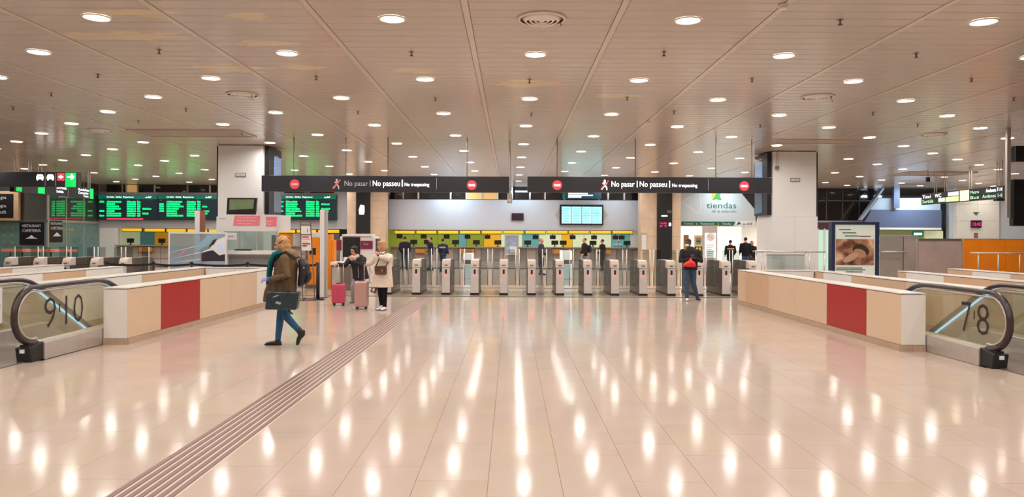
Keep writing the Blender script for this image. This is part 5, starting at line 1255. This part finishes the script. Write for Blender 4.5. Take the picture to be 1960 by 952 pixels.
# ---- the woman walking to the left with the big dark bag
def person_walking():
    d = 11.35; ox, oy = X(541, d), d
    t = thing('person', 'person walking left in a brown parka, teal scarf, jeans and purple gloves', 'person', (ox, oy, 0))
    V = lambda x, y, z: Vector((ox+x, oy+y, z))
    jeans = fabric('jeans_blue', (52, 92, 128)); parka = fabric('parka_brown', (110, 88, 64)); glove = mat('glove_purple', (146, 140, 206), .6); teal = fabric('scarf_teal', (22, 98, 104)); blonde = mat('hair_blonde', (206, 150, 96), .6, var=.45, vscale=30, stretch=(1,1,.3))
    R = head_frame(-math.radians(80), math.radians(10)); hc = V(-.02, 0, 1.565)
    pr = [(q, 0) for q in head_prims(hc, R, 1.0)]
    pr.append((MB().limb([V(.04, 0, 1.40), V(.0, 0, 1.50)], [.052, .05]), 0))
    pr.append((MB().loft([(V(.05, 0, .86), .155, .12), (V(.05, 0, 1.0), .14, .11), (V(.06, 0, 1.2), .16, .12), (V(.07, 0, 1.35), .17, .11), (V(.05, 0, 1.42), .09, .07)], side=(0,1,0)), 1))
    # front (far side) leg straight, back (near side) leg bent, heel raised
    pr.append((MB().limb([V(.03, .08, .88), V(-.05, .08, .47), V(-.09, .08, .09)], [.095, .062, .043]), 1))
    pr.append((MB().limb([V(.05, -.08, .88), V(.09, -.08, .46), V(.29, -.07, .24)], [.10, .065, .045]), 1))
    # arms
    pr.append((MB().limb([V(.08, -.18, 1.36), V(.14, -.23, 1.10), V(-.10, -.24, 1.055), V(-.135, -.24, 1.05)], [.05, .042, .034, .03]), 1))
    pr += [(q, 2) for q in hand_prims(V(-.13, -.24, 1.05), (-1, 0, -.1), (0, .6, -.7), 1.0, .55)]
    pr.append((MB().limb([V(.06, .18, 1.36), V(.10, .22, 1.10), V(-.10, .10, 1.03)], [.05, .042, .034]), 1))
    pr += [(q, 2) for q in hand_prims(V(-.12, .09, 1.03), (-1, -.3, -.2), (0, -.6, -.7), 1.0, .6, -1)]
    remeshed('body', pr, .008, 2, [M_skin, jeans, glove], t, None)
    face_bits(hc, R, t)
    # parka: body to mid-thigh, open front flap, sleeves, hood
    ck = [(MB().loft([(V(-.01, 0, .66), .21, .225), (V(.0, 0, .80), .21, .215), (V(.03, 0, .98), .195, .19), (V(.05, 0, 1.15), .20, .175), (V(.065, 0, 1.30), .205, .165), (V(.07, 0, 1.40), .15, .12), (V(.05, 0, 1.45), .09, .08)], side=(0,1,0), n=20), 0),
          (MB().limb([V(.09, -.20, 1.36), V(.15, -.245, 1.10), V(-.05, -.25, 1.06)], [.075, .07, .058]), 0),
          (MB().limb([V(.06, .19, 1.36), V(.10, .23, 1.10), V(-.05, .13, 1.04)], [.075, .065, .055]), 0),
          (MB().loft([(V(-.235, -.03, .69), .10, .05), (V(-.22, -.03, .82), .11, .05), (V(-.15, -.02, 1.0), .12, .06)], side=(0,1,0), n=12), 0)]
    remeshed('parka', ck, .012, 4, [parka], t, None)
    hd = [(MB().loft([(V(-.01, 0, 1.455), .12, .04), (V(.08, 0, 1.47), .15, .06), (V(.17, 0, 1.43), .14, .065), (V(.22, 0, 1.36), .09, .05)], side=(0,1,0), n=14), 0)]
    remeshed('hood', hd, .012, 3, [fabric('hood_khaki', (140, 116, 84))], t, None)
    sc = [(MB().loft([(V(-.08, -.12, 1.42), .05, .05), (V(-.12, 0, 1.40), .05, .07), (V(-.06, .12, 1.42), .05, .05)], side=(0,0,1), n=12), 0),
          (MB().loft([(V(-.09, -.06, 1.43), .10, .05), (V(-.155, -.06, 1.30), .10, .045), (V(-.185, -.05, 1.15), .09, .035), (V(-.20, -.05, .97), .085, .03), (V(-.21, -.05, .955), .08, .02)], side=(0,1,0), n=12), 0),
          (MB().limb([V(-.0, -.10, 1.455), V(-.07, -.10, 1.42)], [.045, .055]), 0)]
    remeshed('scarf', sc, .012, 2, [teal], t, None)
    # hair gathered in a messy knot
    Ph = lambda x, y, z: hc + R @ Vector((x, y, z))
    hr = [(MB().ell(Ph(0, .04, .048), (.10, .105, .10), R), 0), (MB().ell(Ph(0, .06, -.03), (.098, .085, .10), R), 0), (MB().ell(Ph(-.07, .02, .02), (.04, .06, .06), R), 0), (MB().ell(Ph(-.05, .09, .02), (.05, .04, .06), R), 0), (MB().ell(Ph(-.05, .0, .0), (.045, .05, .085), R), 0), (MB().ell(Ph(.05, .0, .0), (.04, .05, .085), R), 0), (MB().ell(Ph(-.045, .03, -.10), (.045, .055, .06), R), 0)]
    remeshed('hair', hr, .01, 2, [blonde], t, None)
    bn = MB(); bn.ell(Ph(0, .10, .085), (.055, .05, .045), R); bn.build('hair_knot', mat('hair_dark_blonde', (150, 104, 66), .7), t, smooth=True)
    for sgn_ in (-1, 1): MB().cyl(Ph(sgn_*.08, -.02, .03), Ph(sgn_*.088, .05, .07), .012, n=8).build('hair_clip', M_black, t)
    boot = mat('boot_black', (34, 32, 34), .45)
    shoe(V(-.09, .08, .11), V(-.29, .08, .0), boot, t, 'boot', high=.05)
    upv = Vector((-.80, 0, .60)).normalized()
    # raised boot: sole faces backwards, toe near the floor
    a = V(.30, -.07, .215); dd = Vector((-.22, 0, -.97)).normalized(); upv = Vector((-.97, 0, .22))
    mb = [MB().loft([(a+Vector((.035, 0, .045)), .035, .04), (a+Vector((.03, 0, -.02)), .042, .05), (a+dd*.10, .045, .036), (a+dd*.17, .044, .028), (a+dd*.20, .025, .015)], side=(0,1,0), n=12), MB().limb([a, V(.275, -.07, .27)], [.046, .05])]
    o = remeshed('boot', [(q, 0) for q in mb], .012, 3, [boot], t, None)
    # backpack
    return t
person_walking()
d = 11.35; ox, oy = X(541, d), d
V = lambda x, y, z: Vector((ox+x, oy+y, z))
t = thing('backpack', 'black backpack worn by the person in the brown parka', 'backpack', (ox+.33, oy, 1.0))
M_bp = mat('backpack_black', (30, 30, 34), .5, var=.1)
o = remeshed('bag_body', [(MB().loft([(V(.27, 0, .93), .10, .03), (V(.31, 0, 1.0), .135, .07), (V(.345, 0, 1.12), .14, .085), (V(.335, 0, 1.26), .13, .08), (V(.29, 0, 1.35), .10, .05)], side=(0,1,0), n=16), 0)], .012, 3, [M_bp], t, None)
remeshed('front_pocket', [(MB().loft([(V(.37, 0, .98), .08, .03), (V(.415, 0, 1.06), .10, .035), (V(.41, 0, 1.16), .09, .03)], side=(0,1,0), n=12), 0)], .012, 2, [M_bp], t, None)
for s_ in (-1, 1): MB().loft([(V(.25, s_*.10, 1.36), .022, .008), (V(.10, s_*.16, 1.475), .022, .008), (V(-.05, s_*.16, 1.42), .022, .008), (V(-.12, s_*.155, 1.25), .022, .008)], side=(0,1,0), n=8).build('shoulder_strap', M_bp, t, smooth=True)
disc('badge', V(.36, -.115, 1.22), .014, (0,-1,0), .01, M_white, t, n=12)
t = thing('tote_bag', 'large shiny dark green shopping bag hanging beside the person in the brown parka', 'bag', (ox+.16, oy-.36, .65))
M_tote = mat('tote_shiny', (24, 44, 52), .22, spec=.8, bump=.5, bscale=9)
c = MB(); fr_ = [(-.135, .60), (.34, .60), (.385, .87), (-.10, .88)]
c.prism([V(a, -.42, b) for a, b in fr_], (0, .13, 0)); o = c.build('bag_body', M_tote, t, bevel=.02)
for yy_ in (-.41, -.31):
    MB().loft([(V(.02, yy_, .87), .012, .004), (V(.03, yy_+.02, 1.0), .012, .004), (V(.10, yy_+.05, 1.075), .012, .004), (V(.19, yy_+.02, 1.0), .012, .004), (V(.21, yy_, .87), .012, .004)], side=(0,1,0), n=6).build('handle', M_black, t, smooth=True)
MB().prism([V(.02, -.424, .70), V(.10, -.424, .68), V(.12, -.424, .71), V(.05, -.424, .73)], (0, -.002, 0)).build('print_patch', mat('print_pale', (150, 170, 176), .3), t)
MB().prism([V(-.02, -.424, .78), V(.07, -.424, .81), V(.08, -.424, .83), V(.0, -.424, .80)], (0, -.002, 0)).build('print_patch', mat('print_pale', (150, 170, 176), .3), t)
MB().cyl(V(.19, -.36, .598), V(.27, -.36, .53), .012, n=8).build('hanging_strap', M_black, t)

def suitcase(name, label, x, y, w_, dp, h, hz, m, ribs, lean, handle_to):
    t = thing('suitcase', label, 'suitcase', (x, y, 0), 'wheeled suitcases')
    z0 = .06
    sh = MB().box(x-w_/2, x+w_/2, y, y+dp, z0, z0+h).build('shell', m, t, bevel=.035)
    for k in range(ribs):
        xx = x-w_/2+w_*(k+.7)/(ribs+.4); box('shell_rib', xx-.008, xx+.008, y-.008, y+.01, z0+.05, z0+h-.05, m, t, bevel=.004)
    for sx_ in (-1, 1):
        for yy_ in (y+.04, y+dp-.04):
            MB().cyl((x+sx_*(w_/2-.05)-.012, yy_, .03), (x+sx_*(w_/2-.05)+.012, yy_, .03), .03, n=12).build('wheel', M_black, t); box('wheel_fork', x+sx_*(w_/2-.05)-.016, x+sx_*(w_/2-.05)+.016, yy_-.018, yy_+.018, .045, z0+.005, M_black, t)
    box('seam', x-w_/2-.003, x+w_/2+.003, y+dp/2-.008, y+dp/2+.008, z0+.02, z0+h-.02, M_steel_d, t)
    for s_ in (-.06, .06): MB().cyl((x+handle_to+s_, y+dp-.04, z0+h-.01), (x+handle_to+s_, y+dp-.04, hz), .009, n=8).build('handle_tube', M_steel, t, smooth=True)
    MB().cyl((x+handle_to-.075, y+dp-.04, hz), (x+handle_to+.075, y+dp-.04, hz), .016, n=8).build('grip', M_black, t, smooth=True)
    box('carry_handle', x-.07, x+.07, y+.06, y+.09, z0+h, z0+h+.02, M_black, t, bevel=.008)
suitcase('pink', 'deep pink wheeled suitcase, handle held by the black-haired person', X(648, 18.0), 17.95, .32, .22, .48, 1.03, mat('case_pink', (196, 74, 100), .3), 4, 0, .03)
suitcase('rose', 'pale rose ribbed suitcase, handle held by the person in the white coat', X(691.5, 17.1), 17.05, .30, .26, .60, 1.08, mat('case_rose', (206, 164, 156), .28, metal=.3), 6, 0, .10)

# ---- black-haired woman with the pink suitcase
def person_black():
    d = 18.75; ox, oy = X(684, d), d
    t = thing('person', 'black-haired person in a black coat and pale scarf, resting a hand on the pink suitcase', 'person', (ox, oy, 0))
    V = lambda x, y, z: Vector((ox+x, oy+y, z))
    grey = fabric('trousers_grey', (150, 148, 152)); coat = mat('coat_black', (26, 22, 26), .7, var=.1); scarf = fabric('scarf_pale', (222, 190, 176))
    R = head_frame(-math.radians(35), math.radians(14)); hc = V(-.08, -.03, 1.335)
    pr = [(q, 0) for q in head_prims(hc, R, .98)] + [(MB().limb([V(-.02, 0, 1.17), V(-.07, -.02, 1.27)], [.05, .05]), 0)]
    pr.append((MB().loft([(V(.08, 0, .66), .16, .12), (V(.06, 0, .85), .14, .11), (V(.03, 0, 1.02), .17, .12), (V(-.01, 0, 1.15), .18, .10), (V(-.03, 0, 1.2), .09, .07)]), 1))
    pr.append((MB().limb([V(.0, .0, .70), V(-.10, -.08, .42), V(-.12, .06, .08)], [.09, .06, .045]), 1)); pr.append((MB().limb([V(.14, .0, .70), V(.10, -.06, .42), V(.12, .08, .08)], [.09, .06, .045]), 1))
    pr.append((MB().limb([V(-.18, .0, 1.12), V(-.30, -.10, .97), V(-.40, -.50, 1.02)], [.05, .04, .028]), 1)); pr += [(q, 0) for q in hand_prims(V(-.40, -.50, 1.02), (-.25, -.8, -.15), (0, 0, -1), .95, .7)]
    pr.append((MB().limb([V(.16, .0, 1.12), V(.12, -.17, .98), V(-.10, -.19, 1.10)], [.05, .04, .028]), 1)); pr += [(q, 0) for q in hand_prims(V(-.10, -.19, 1.10), (-.45, .0, .75), (0, 1, 0), .95, .5)]
    remeshed('body', pr, .009, 2, [M_skin, grey], t, None); face_bits(hc, R, t, .98)
    ck = [(MB().loft([(V(.10, 0, .60), .22, .15), (V(.08, 0, .75), .20, .15), (V(.05, 0, .92), .19, .14), (V(.02, 0, 1.06), .21, .14), (V(-.02, 0, 1.17), .17, .11), (V(-.04, 0, 1.21), .10, .08)], n=20), 0),
          (MB().limb([V(-.18, .0, 1.12), V(-.30, -.10, .96), V(-.38, -.44, 1.01)], [.075, .062, .05]), 0), (MB().limb([V(.17, .0, 1.12), V(.13, -.18, .97), V(-.07, -.185, 1.07)], [.075, .062, .05]), 0)]
    remeshed('coat', ck, .012, 3, [coat], t, None)
    remeshed('scarf', [(MB().loft([(V(-.14, -.06, 1.19), .05, .045), (V(-.06, -.12, 1.16), .055, .05), (V(.04, -.08, 1.20), .05, .045), (V(.0, .05, 1.22), .05, .045)], side=(0,0,1), n=12), 0), (MB().limb([V(-.05, -.12, 1.16), V(-.06, -.13, 1.07)], [.05, .035]), 0)], .012, 2, [scarf], t, None)
    Ph = lambda x, y, z: hc + R @ Vector((x, y, z))
    remeshed('hair', [(MB().ell(Ph(0, .03, .05), (.09, .095, .085), R), 0), (MB().ell(Ph(0, .06, -.03), (.08, .06, .08), R), 0), (MB().ell(Ph(.02, -.035, .088), (.055, .04, .025), R), 0), (MB().ell(Ph(.06, .01, .0), (.03, .05, .06), R), 0)], .01, 2, [mat('hair_black', (30, 24, 24), .5)], t, None)
    for sx_ in (-.12, .12): shoe(V(sx_, .07, .09), V(sx_-.02, -.10, .0), mat('shoe_grey', (120, 116, 118), .6), t)
    MB().cyl(V(.06, -.15, .65), V(.05, -.145, 1.05), .006, n=6).build('zip', M_steel, t)
person_black()

# ---- woman in the white coat
def person_white():
    d = 17.0; ox, oy = X(733, d), d
    t = thing('person', 'blonde person in a long white coat and black trousers, hand raised to the chin', 'person', (ox, oy, 0))
    V = lambda x, y, z: Vector((ox+x, oy+y, z))
    blk = fabric('trousers_black', (26, 22, 26)); coat = fabric('coat_white', (228, 212, 194), .8)
    R = head_frame(-math.radians(48), math.radians(4)); hc = V(-.04, -.01, 1.49)
    pr = [(q, 0) for q in head_prims(hc, R, .98)] + [(MB().limb([V(.0, 0, 1.30), V(-.03, 0, 1.42)], [.05, .05]), 0)]
    pr.append((MB().loft([(V(.02, 0, .80), .17, .12), (V(.02, 0, .98), .15, .11), (V(.01, 0, 1.14), .17, .12), (V(.0, 0, 1.27), .18, .10), (V(.0, 0, 1.33), .09, .07)]), 1))
    pr.append((MB().limb([V(-.05, .03, .82), V(-.06, .02, .46), V(-.03, .06, .08)], [.10, .068, .046]), 1)); pr.append((MB().limb([V(.08, -.02, .82), V(.05, -.04, .46), V(.05, -.02, .08)], [.10, .068, .046]), 1))
    pr.append((MB().limb([V(-.17, .0, 1.24), V(-.27, -.02, 1.09), V(-.39, .16, 1.05)], [.05, .042, .03]), 1)); pr += [(q, 0) for q in hand_prims(V(-.385, .15, 1.06), (-.4, .85, -.05), (0, 0, -1), .95, .75)]
    pr.append((MB().limb([V(.17, .0, 1.24), V(.14, -.22, 1.20), V(-.06, -.22, 1.27)], [.05, .042, .03]), 1)); pr += [(q, 0) for q in hand_prims(V(-.06, -.22, 1.27), (-.6, .1, .75), (-.2, 1, 0), .95, .6)]
    remeshed('body', pr, .009, 2, [M_skin, blk], t, None); face_bits(hc, R, t, .98)
    ck = [(MB().loft([(V(.03, 0, .53), .20, .16), (V(.03, 0, .54), .215, .17), (V(.03, 0, .72), .205, .165), (V(.02, 0, .92), .19, .15), (V(.01, 0, 1.08), .195, .145), (V(.0, 0, 1.22), .20, .135), (V(.0, 0, 1.31), .14, .10), (V(-.01, 0, 1.35), .08, .07)], n=20), 0),
          (MB().loft([(V(-.18, -.04, .53), .09, .05), (V(-.18, -.04, .75), .08, .05), (V(-.13, -.03, 1.0), .07, .05)], n=12), 0),
          (MB().limb([V(-.17, .0, 1.24), V(-.28, -.02, 1.09), V(-.37, .10, 1.06)], [.075, .065, .055]), 0), (MB().limb([V(.17, .0, 1.24), V(.15, -.22, 1.19), V(-.01, -.22, 1.245)], [.078, .068, .056]), 0)]
    remeshed('coat', ck, .012, 3, [coat], t, None)
    Ph = lambda x, y, z: hc + R @ Vector((x, y, z))
    remeshed('hair', [(MB().ell(Ph(0, .03, .05), (.095, .10, .085), R), 0), (MB().ell(Ph(0, .065, -.035), (.09, .065, .10), R), 0), (MB().ell(Ph(.07, .015, -.02), (.03, .055, .10), R), 0), (MB().ell(Ph(-.07, .015, -.02), (.03, .05, .09), R), 0), (MB().ell(Ph(0, -.05, .085), (.06, .04, .025), R), 0)], .01, 2, [mat('hair_sandy', (196, 146, 100), .6, var=.25, vscale=25)], t, None)
    remeshed('collar', [(MB().loft([(V(-.08, -.08, 1.30), .035, .03), (V(.0, -.10, 1.27), .035, .03), (V(.09, -.04, 1.33), .035, .03), (V(.05, .07, 1.36), .035, .03)], side=(0,0,1), n=10), 0)], .012, 2, [mat('shirt_grey', (84, 78, 80), .8)], t, None)
    wsh = mat('shoe_white', (230, 226, 224), .5)
    shoe(V(-.03, .05, .09), V(-.13, -.10, .0), wsh, t); shoe(V(.05, -.02, .09), V(-.0, -.20, .0), wsh, t)
    t2 = thing('shoulder_bag', 'brown leather shoulder bag across the front of the white coat', 'bag', (ox-.03, oy-.2, .82))
    MB().box(ox-.14, ox+.13, oy-.27, oy-.19, .83, 1.03).build('bag_body', mat('leather_brown', (104, 66, 46), .4, var=.15, vscale=8), t2, bevel=.03); MB().box(ox-.14, ox+.13, oy-.283, oy-.268, .92, 1.035).build('flap', mat('leather_brown2', (88, 54, 40), .4), t2, bevel=.012)
    disc('clasp', V(.03, -.284, .93), .016, (0,-1,0), .006, M_steel, t2, n=12)
    for a, b in (((-.12, -.22, 1.02), (.0, -.15, 1.33)), ((.11, -.22, 1.02), (.19, -.09, 1.22))): MB().loft([(V(*a), .012, .004), (V(*[(p+q)/2 for p, q in zip(a, b)])+Vector((0, -.015, 0)), .012, .004), (V(*b), .012, .004)], n=6).build('strap', M_black, t2, smooth=True)
    t2 = thing('small_bag', 'small brown and white paper bag by the pale rose suitcase', 'bag', (ox-.26, oy+.05, .42))
    MB().prism([V(-.30, .02, .42), V(-.18, .02, .38), V(-.13, .02, .52), V(-.25, .02, .56)], (0, .08, 0)).build('bag_body', mat('bag_brown', (120, 70, 52), .5, var=.2, vscale=10), t2, bevel=.01)
    MB().prism([V(-.25, .012, .44), V(-.20, .012, .43), V(-.18, .012, .50), V(-.23, .012, .51)], (0, .006, 0)).build('bag_print', M_white, t2)
    MB().limb([V(-.19, .06, .54), V(-.24, .06, .80), V(-.36, .14, 1.03)], [.005, .005, .005], n=6).build('cord', M_dark, t2)
person_white()

# ---- man with the red bag
def person_red():
    d = 20.0; ox, oy = X(1321, d), d
    t = thing('person', 'person in a black jacket, jeans and white face mask before the gates', 'person', (ox, oy, 0))
    V = lambda x, y, z: Vector((ox+x, oy+y, z))
    jeans = fabric('jeans_grey_blue', (66, 84, 108)); jk = mat('jacket_black', (24, 22, 26), .75, var=.1)
    R = head_frame(-math.radians(42), math.radians(5)); hc = V(-.06, 0, 1.565)
    pr = [(q, 0) for q in head_prims(hc, R, 1.0)] + [(MB().limb([V(.0, 0, 1.38), V(-.04, 0, 1.49)], [.058, .056]), 0)]
    pr.append((MB().loft([(V(.0, 0, .84), .16, .11), (V(.0, 0, 1.0), .15, .10), (V(.01, 0, 1.2), .19, .12), (V(.01, 0, 1.35), .20, .11), (V(.0, 0, 1.41), .10, .07)]), 1))
    pr.append((MB().limb([V(-.08, .0, .86), V(-.11, -.05, .46), V(-.09, -.06, .08)], [.10, .07, .05]), 1)); pr.append((MB().limb([V(.08, .0, .86), V(.11, .04, .46), V(.24, .16, .10)], [.10, .07, .05]), 1))
    pr.append((MB().limb([V(-.20, .0, 1.33), V(-.26, -.06, 1.08), V(-.07, -.24, 1.14)], [.055, .046, .032]), 1)); pr += [(q, 0) for q in hand_prims(V(-.07, -.24, 1.14), (.75, -.15, .5), (0, 0, 1), 1.0, .6)]
    pr.append((MB().limb([V(.21, .0, 1.33), V(.27, -.06, 1.08), V(.07, -.22, 1.16)], [.055, .046, .032]), 1)); pr += [(q, 0) for q in hand_prims(V(.07, -.22, 1.16), (-.75, -.15, .3), (0, 0, 1), 1.0, .6, -1)]
    remeshed('body', pr, .009, 2, [M_skind, jeans], t, None); face_bits(hc, R, t, 1.0, False)
    ck = [(MB().loft([(V(.01, 0, .84), .185, .135), (V(.01, 0, .85), .195, .145), (V(.01, 0, 1.05), .20, .15), (V(.01, 0, 1.22), .225, .155), (V(.01, 0, 1.36), .20, .13), (V(.0, 0, 1.43), .11, .09), (V(-.01, 0, 1.46), .085, .08)], n=20), 0),
          (MB().limb([V(-.21, .0, 1.34), V(-.27, -.07, 1.08), V(-.11, -.22, 1.13)], [.078, .07, .055]), 0), (MB().limb([V(.22, .0, 1.34), V(.28, -.07, 1.08), V(.11, -.20, 1.15)], [.078, .07, .055]), 0)]
    remeshed('jacket', ck, .012, 3, [jk], t, None)
    Ph = lambda x, y, z: hc + R @ Vector((x, y, z))
    remeshed('hair', [(MB().ell(Ph(0, .025, .058), (.082, .095, .072), R), 0), (MB().ell(Ph(0, .05, .0), (.078, .06, .06), R), 0)], .01, 2, [mat('hair_black', (30, 24, 24), .5)], t, None)
    remeshed('face_mask', [(MB().ell(Ph(0, -.060, -.048), (.062, .056, .046), R), 0)], .008, 2, [mat('mask_white', (216, 222, 228), .7)], t, None)
    shoe(V(-.09, -.06, .09), V(-.13, -.24, .0), mat('shoe_white', (230, 226, 224), .5), t); shoe(V(.24, .16, .10), V(.27, -.02, .01), mat('shoe_dark', (40, 38, 42), .6), t)
    t2 = thing('carrier_bag', 'red plastic bag held in front of the person with the face mask', 'bag', (ox-.1, oy-.3, .95))
    remeshed('bag_body', [(MB().loft([(V(-.25, -.28, .97), .03, .04), (V(-.17, -.29, 1.00), .065, .06), (V(-.06, -.30, 1.03), .105, .07), (V(.02, -.30, .99), .08, .06), (V(.07, -.28, .95), .03, .04)], side=(0,0,1), n=14), 0), (MB().limb([V(-.06, -.28, 1.06), V(-.04, -.26, 1.16)], [.06, .03]), 0)], .012, 2, [mat('bag_red', (228, 40, 34), .45, bump=.4, bscale=12)], t2, None)
    t2 = thing('mobile_phone', 'dark phone in the hands above the red bag', 'phone', (ox, oy-.33, 1.2))
    MB().prism([V(-.03, -.335, 1.19), V(.045, -.335, 1.23), V(.025, -.325, 1.28), V(-.05, -.325, 1.24)], (0, .01, 0)).build('phone_body', M_black, t2); MB().prism([V(-.025, -.34, 1.197), V(.038, -.34, 1.23), V(.022, -.332, 1.272), V(-.042, -.332, 1.238)], (0, .003, 0)).build('phone_screen', M_ink, t2)
person_red()

# ---- people at the ticket windows and the shop, far away
def bystander(px, d, label, top, bot, hair, yaw, hgt=1.72, walk=.08, bag=None, lift=0, stripe=None, seated=False):
    s = hgt/1.72; ox, oy = X(px, d), d
    t = thing('person', label, 'person', (ox, oy, 0))
    Rz = Matrix.Rotation(yaw, 3, 'Z')
    V = lambda x, y, z: Vector((ox, oy, 0)) + Rz @ Vector((x*s, y*s, z*s)) + Vector((0, 0, lift))
    R = head_frame(yaw); hc = V(0, -.02, 1.58)
    cl = mat('cloth_%d_%d_%d' % top, top, .85, spec=.2); tr = mat('cloth_%d_%d_%d' % bot, bot, .85, spec=.2)
    pr = [(q, 0) for q in head_prims(hc, R, s)] + [(MB().limb([V(0, 0, 1.40), V(0, -.01, 1.5)], [.055*s, .052*s]), 0)]
    sd = Rz @ Vector((1, 0, 0))
    if not seated:
        for k in (-1, 1): pr.append((MB().limb([V(k*.08, 0, .86), V(k*.09, -k*walk*.5, .46), V(k*.09, k*walk, .08)], [.10*s, .068*s, .05*s]), 1))
    pr.append((MB().loft([(V(0, 0, .82), .16*s, .11*s), (V(0, 0, 1.0), .15*s, .10*s), (V(0, 0, 1.3), .18*s, .11*s), (V(0, 0, 1.41), .10*s, .07*s)], side=sd), 1))
    for k in (-1, 1):
        pr.append((MB().limb([V(k*.20, 0, 1.34), V(k*.25, .02, 1.07), V(k*.22, -.16, .90)], [.05*s, .042*s, .03*s]), 0))
        pr += [(q, 0) for q in hand_prims(V(k*.22, -.16, .90), Rz @ Vector((0, -.6, -.8)), Rz @ Vector((-k, 0, 0)), s, .4)]
    remeshed('body', pr, .014, 1, [M_skin, tr], t, None)
    ck = [(MB().loft([(V(0, 0, .80), .19*s, .14*s), (V(0, 0, 1.0), .185*s, .14*s), (V(0, 0, 1.22), .21*s, .145*s), (V(0, 0, 1.37), .18*s, .12*s), (V(0, 0, 1.44), .09*s, .08*s)], side=sd), 0)]
    for k in (-1, 1): ck.append((MB().limb([V(k*.21, 0, 1.34), V(k*.26, .02, 1.07), V(k*.225, -.13, .94)], [.072*s, .06*s, .05*s]), 0))
    remeshed('jacket', ck, .018, 2, [cl], t, None)
    P = lambda x, y, z: hc + R @ Vector((x*s, y*s, z*s))
    MB().ell(P(0, .034, .036), (.084*s, .090*s, .080*s), R).build('hair', mat('hair_%d_%d_%d' % hair, hair, .6), t, smooth=True)
    if not seated:
        for k in (-1, 1):
            a = V(k*.09, k*walk, .0); f = Rz @ Vector((0, -1, 0)); MB().loft([(a-f*.07+Vector((0,0,.035)), .035, .03), (a+f*.03+Vector((0,0,.04)), .045, .04), (a+f*.16+Vector((0,0,.028)), .045, .026), (a+f*.2+Vector((0,0,.02)), .025, .014)], side=sd, n=10).build('shoe', M_sole, t, smooth=True)
    if stripe: MB().loft([(V(0, 0, 1.20), .214*s, .149*s), (V(0, 0, 1.27), .208*s, .146*s)], side=sd, n=20).build('jacket_band', mat('band_amber', (210, 150, 50), .6), t, smooth=True)
    return t
far = [(775, 37.5, 'person in dark clothes at the left end of the main ticket windows', (46, 40, 52), (60, 62, 72), (40, 32, 30), math.pi, 1.76),
       (824, 37.5, 'person in a dark blue jacket at the third yellow light box, facing left', (38, 44, 70), (86, 96, 116), (36, 28, 26), -1.3, 1.72),
       (848, 36.0, 'person in a blue jacket with an amber band, back turned, at the ticket windows', (36, 56, 82), (52, 74, 112), (28, 24, 24), math.pi-.4, 1.66),
       (1036, 33.5, 'bald older person in a dark coat left of the white validator', (66, 64, 70), (60, 50, 52), (176, 140, 122), 1.2, 1.70),
       (1119, 36.5, 'person with a dark backpack facing left under the large timetable screen', (48, 40, 42), (120, 130, 142), (44, 34, 30), -1.25, 1.72),
       (1153, 38.0, 'slim person in dark clothes right of the person with the backpack, at the counter', (42, 34, 40), (50, 46, 60), (48, 32, 28), -2.2, 1.66),
       (1398, 36.5, 'person in a black jacket with an amber band, left of the shop doorway group', (34, 34, 42), (44, 50, 74), (26, 22, 24), math.pi, 1.66),
       (1427, 37.0, 'person in black seen from behind at the shop doorway', (30, 30, 34), (60, 84, 120), (24, 22, 22), math.pi, 1.80),
       (1439.5, 37.5, 'person in black and red at the shop doorway, partly behind the right column', (44, 30, 34), (50, 44, 52), (30, 24, 24), .3, 1.62)]
for i, (px, d, lb, top, bot, hair, yaw, h_) in enumerate(far): bystander(px, d, lb, top, bot, hair, yaw, h_, stripe=(i in (2, 6)))
bystander(1183, 41.0, 'clerk in a light blue shirt seated behind the ticket counter', (150, 200, 222), (60, 60, 70), (120, 96, 80), 0.1, 1.6, lift=.06, seated=True)
d = 36.5; x = X(1130, d); t = thing('backpack', 'dark backpack worn by the person under the large timetable screen', 'backpack', (x, d, 1.0))
remeshed('bag_body', [(MB().loft([(Vector((x-.05, d, .95)), .12, .08), (Vector((x-.02, d, 1.1)), .15, .12), (Vector((x-.04, d, 1.35)), .12, .07)], side=(0,1,0), n=12), 0)], .018, 2, [M_bp], t, None)
MB().loft([(Vector((x-.1, d-.1, 1.3)), .02, .008), (Vector((x-.25, d-.12, 1.4)), .02, .008), (Vector((x-.36, d-.1, 1.25)), .02, .008)], side=(0,1,0), n=6).build('strap', M_bp, t)
t = thing('chair', 'office chair of the clerk behind the ticket counter', 'chair', (X(1183, 41.15), 41.15, 0))
x = X(1183, 41.15)
box('seat', x-.24, x+.24, 40.8, 41.25, .44, .52, M_black, t, bevel=.02); box('backrest', x-.22, x+.22, 41.25, 41.3, .55, .98, M_black, t, bevel=.02); box('spine', x-.03, x+.03, 41.25, 41.28, .48, .56, M_black, t); MB().cyl((x, 41.02, .05), (x, 41.02, .44), .03, n=8).build('pedestal', M_steel_d, t); MB().cyl((x, 41.02, 0), (x, 41.02, .05), .26, n=10).build('foot', M_black, t)
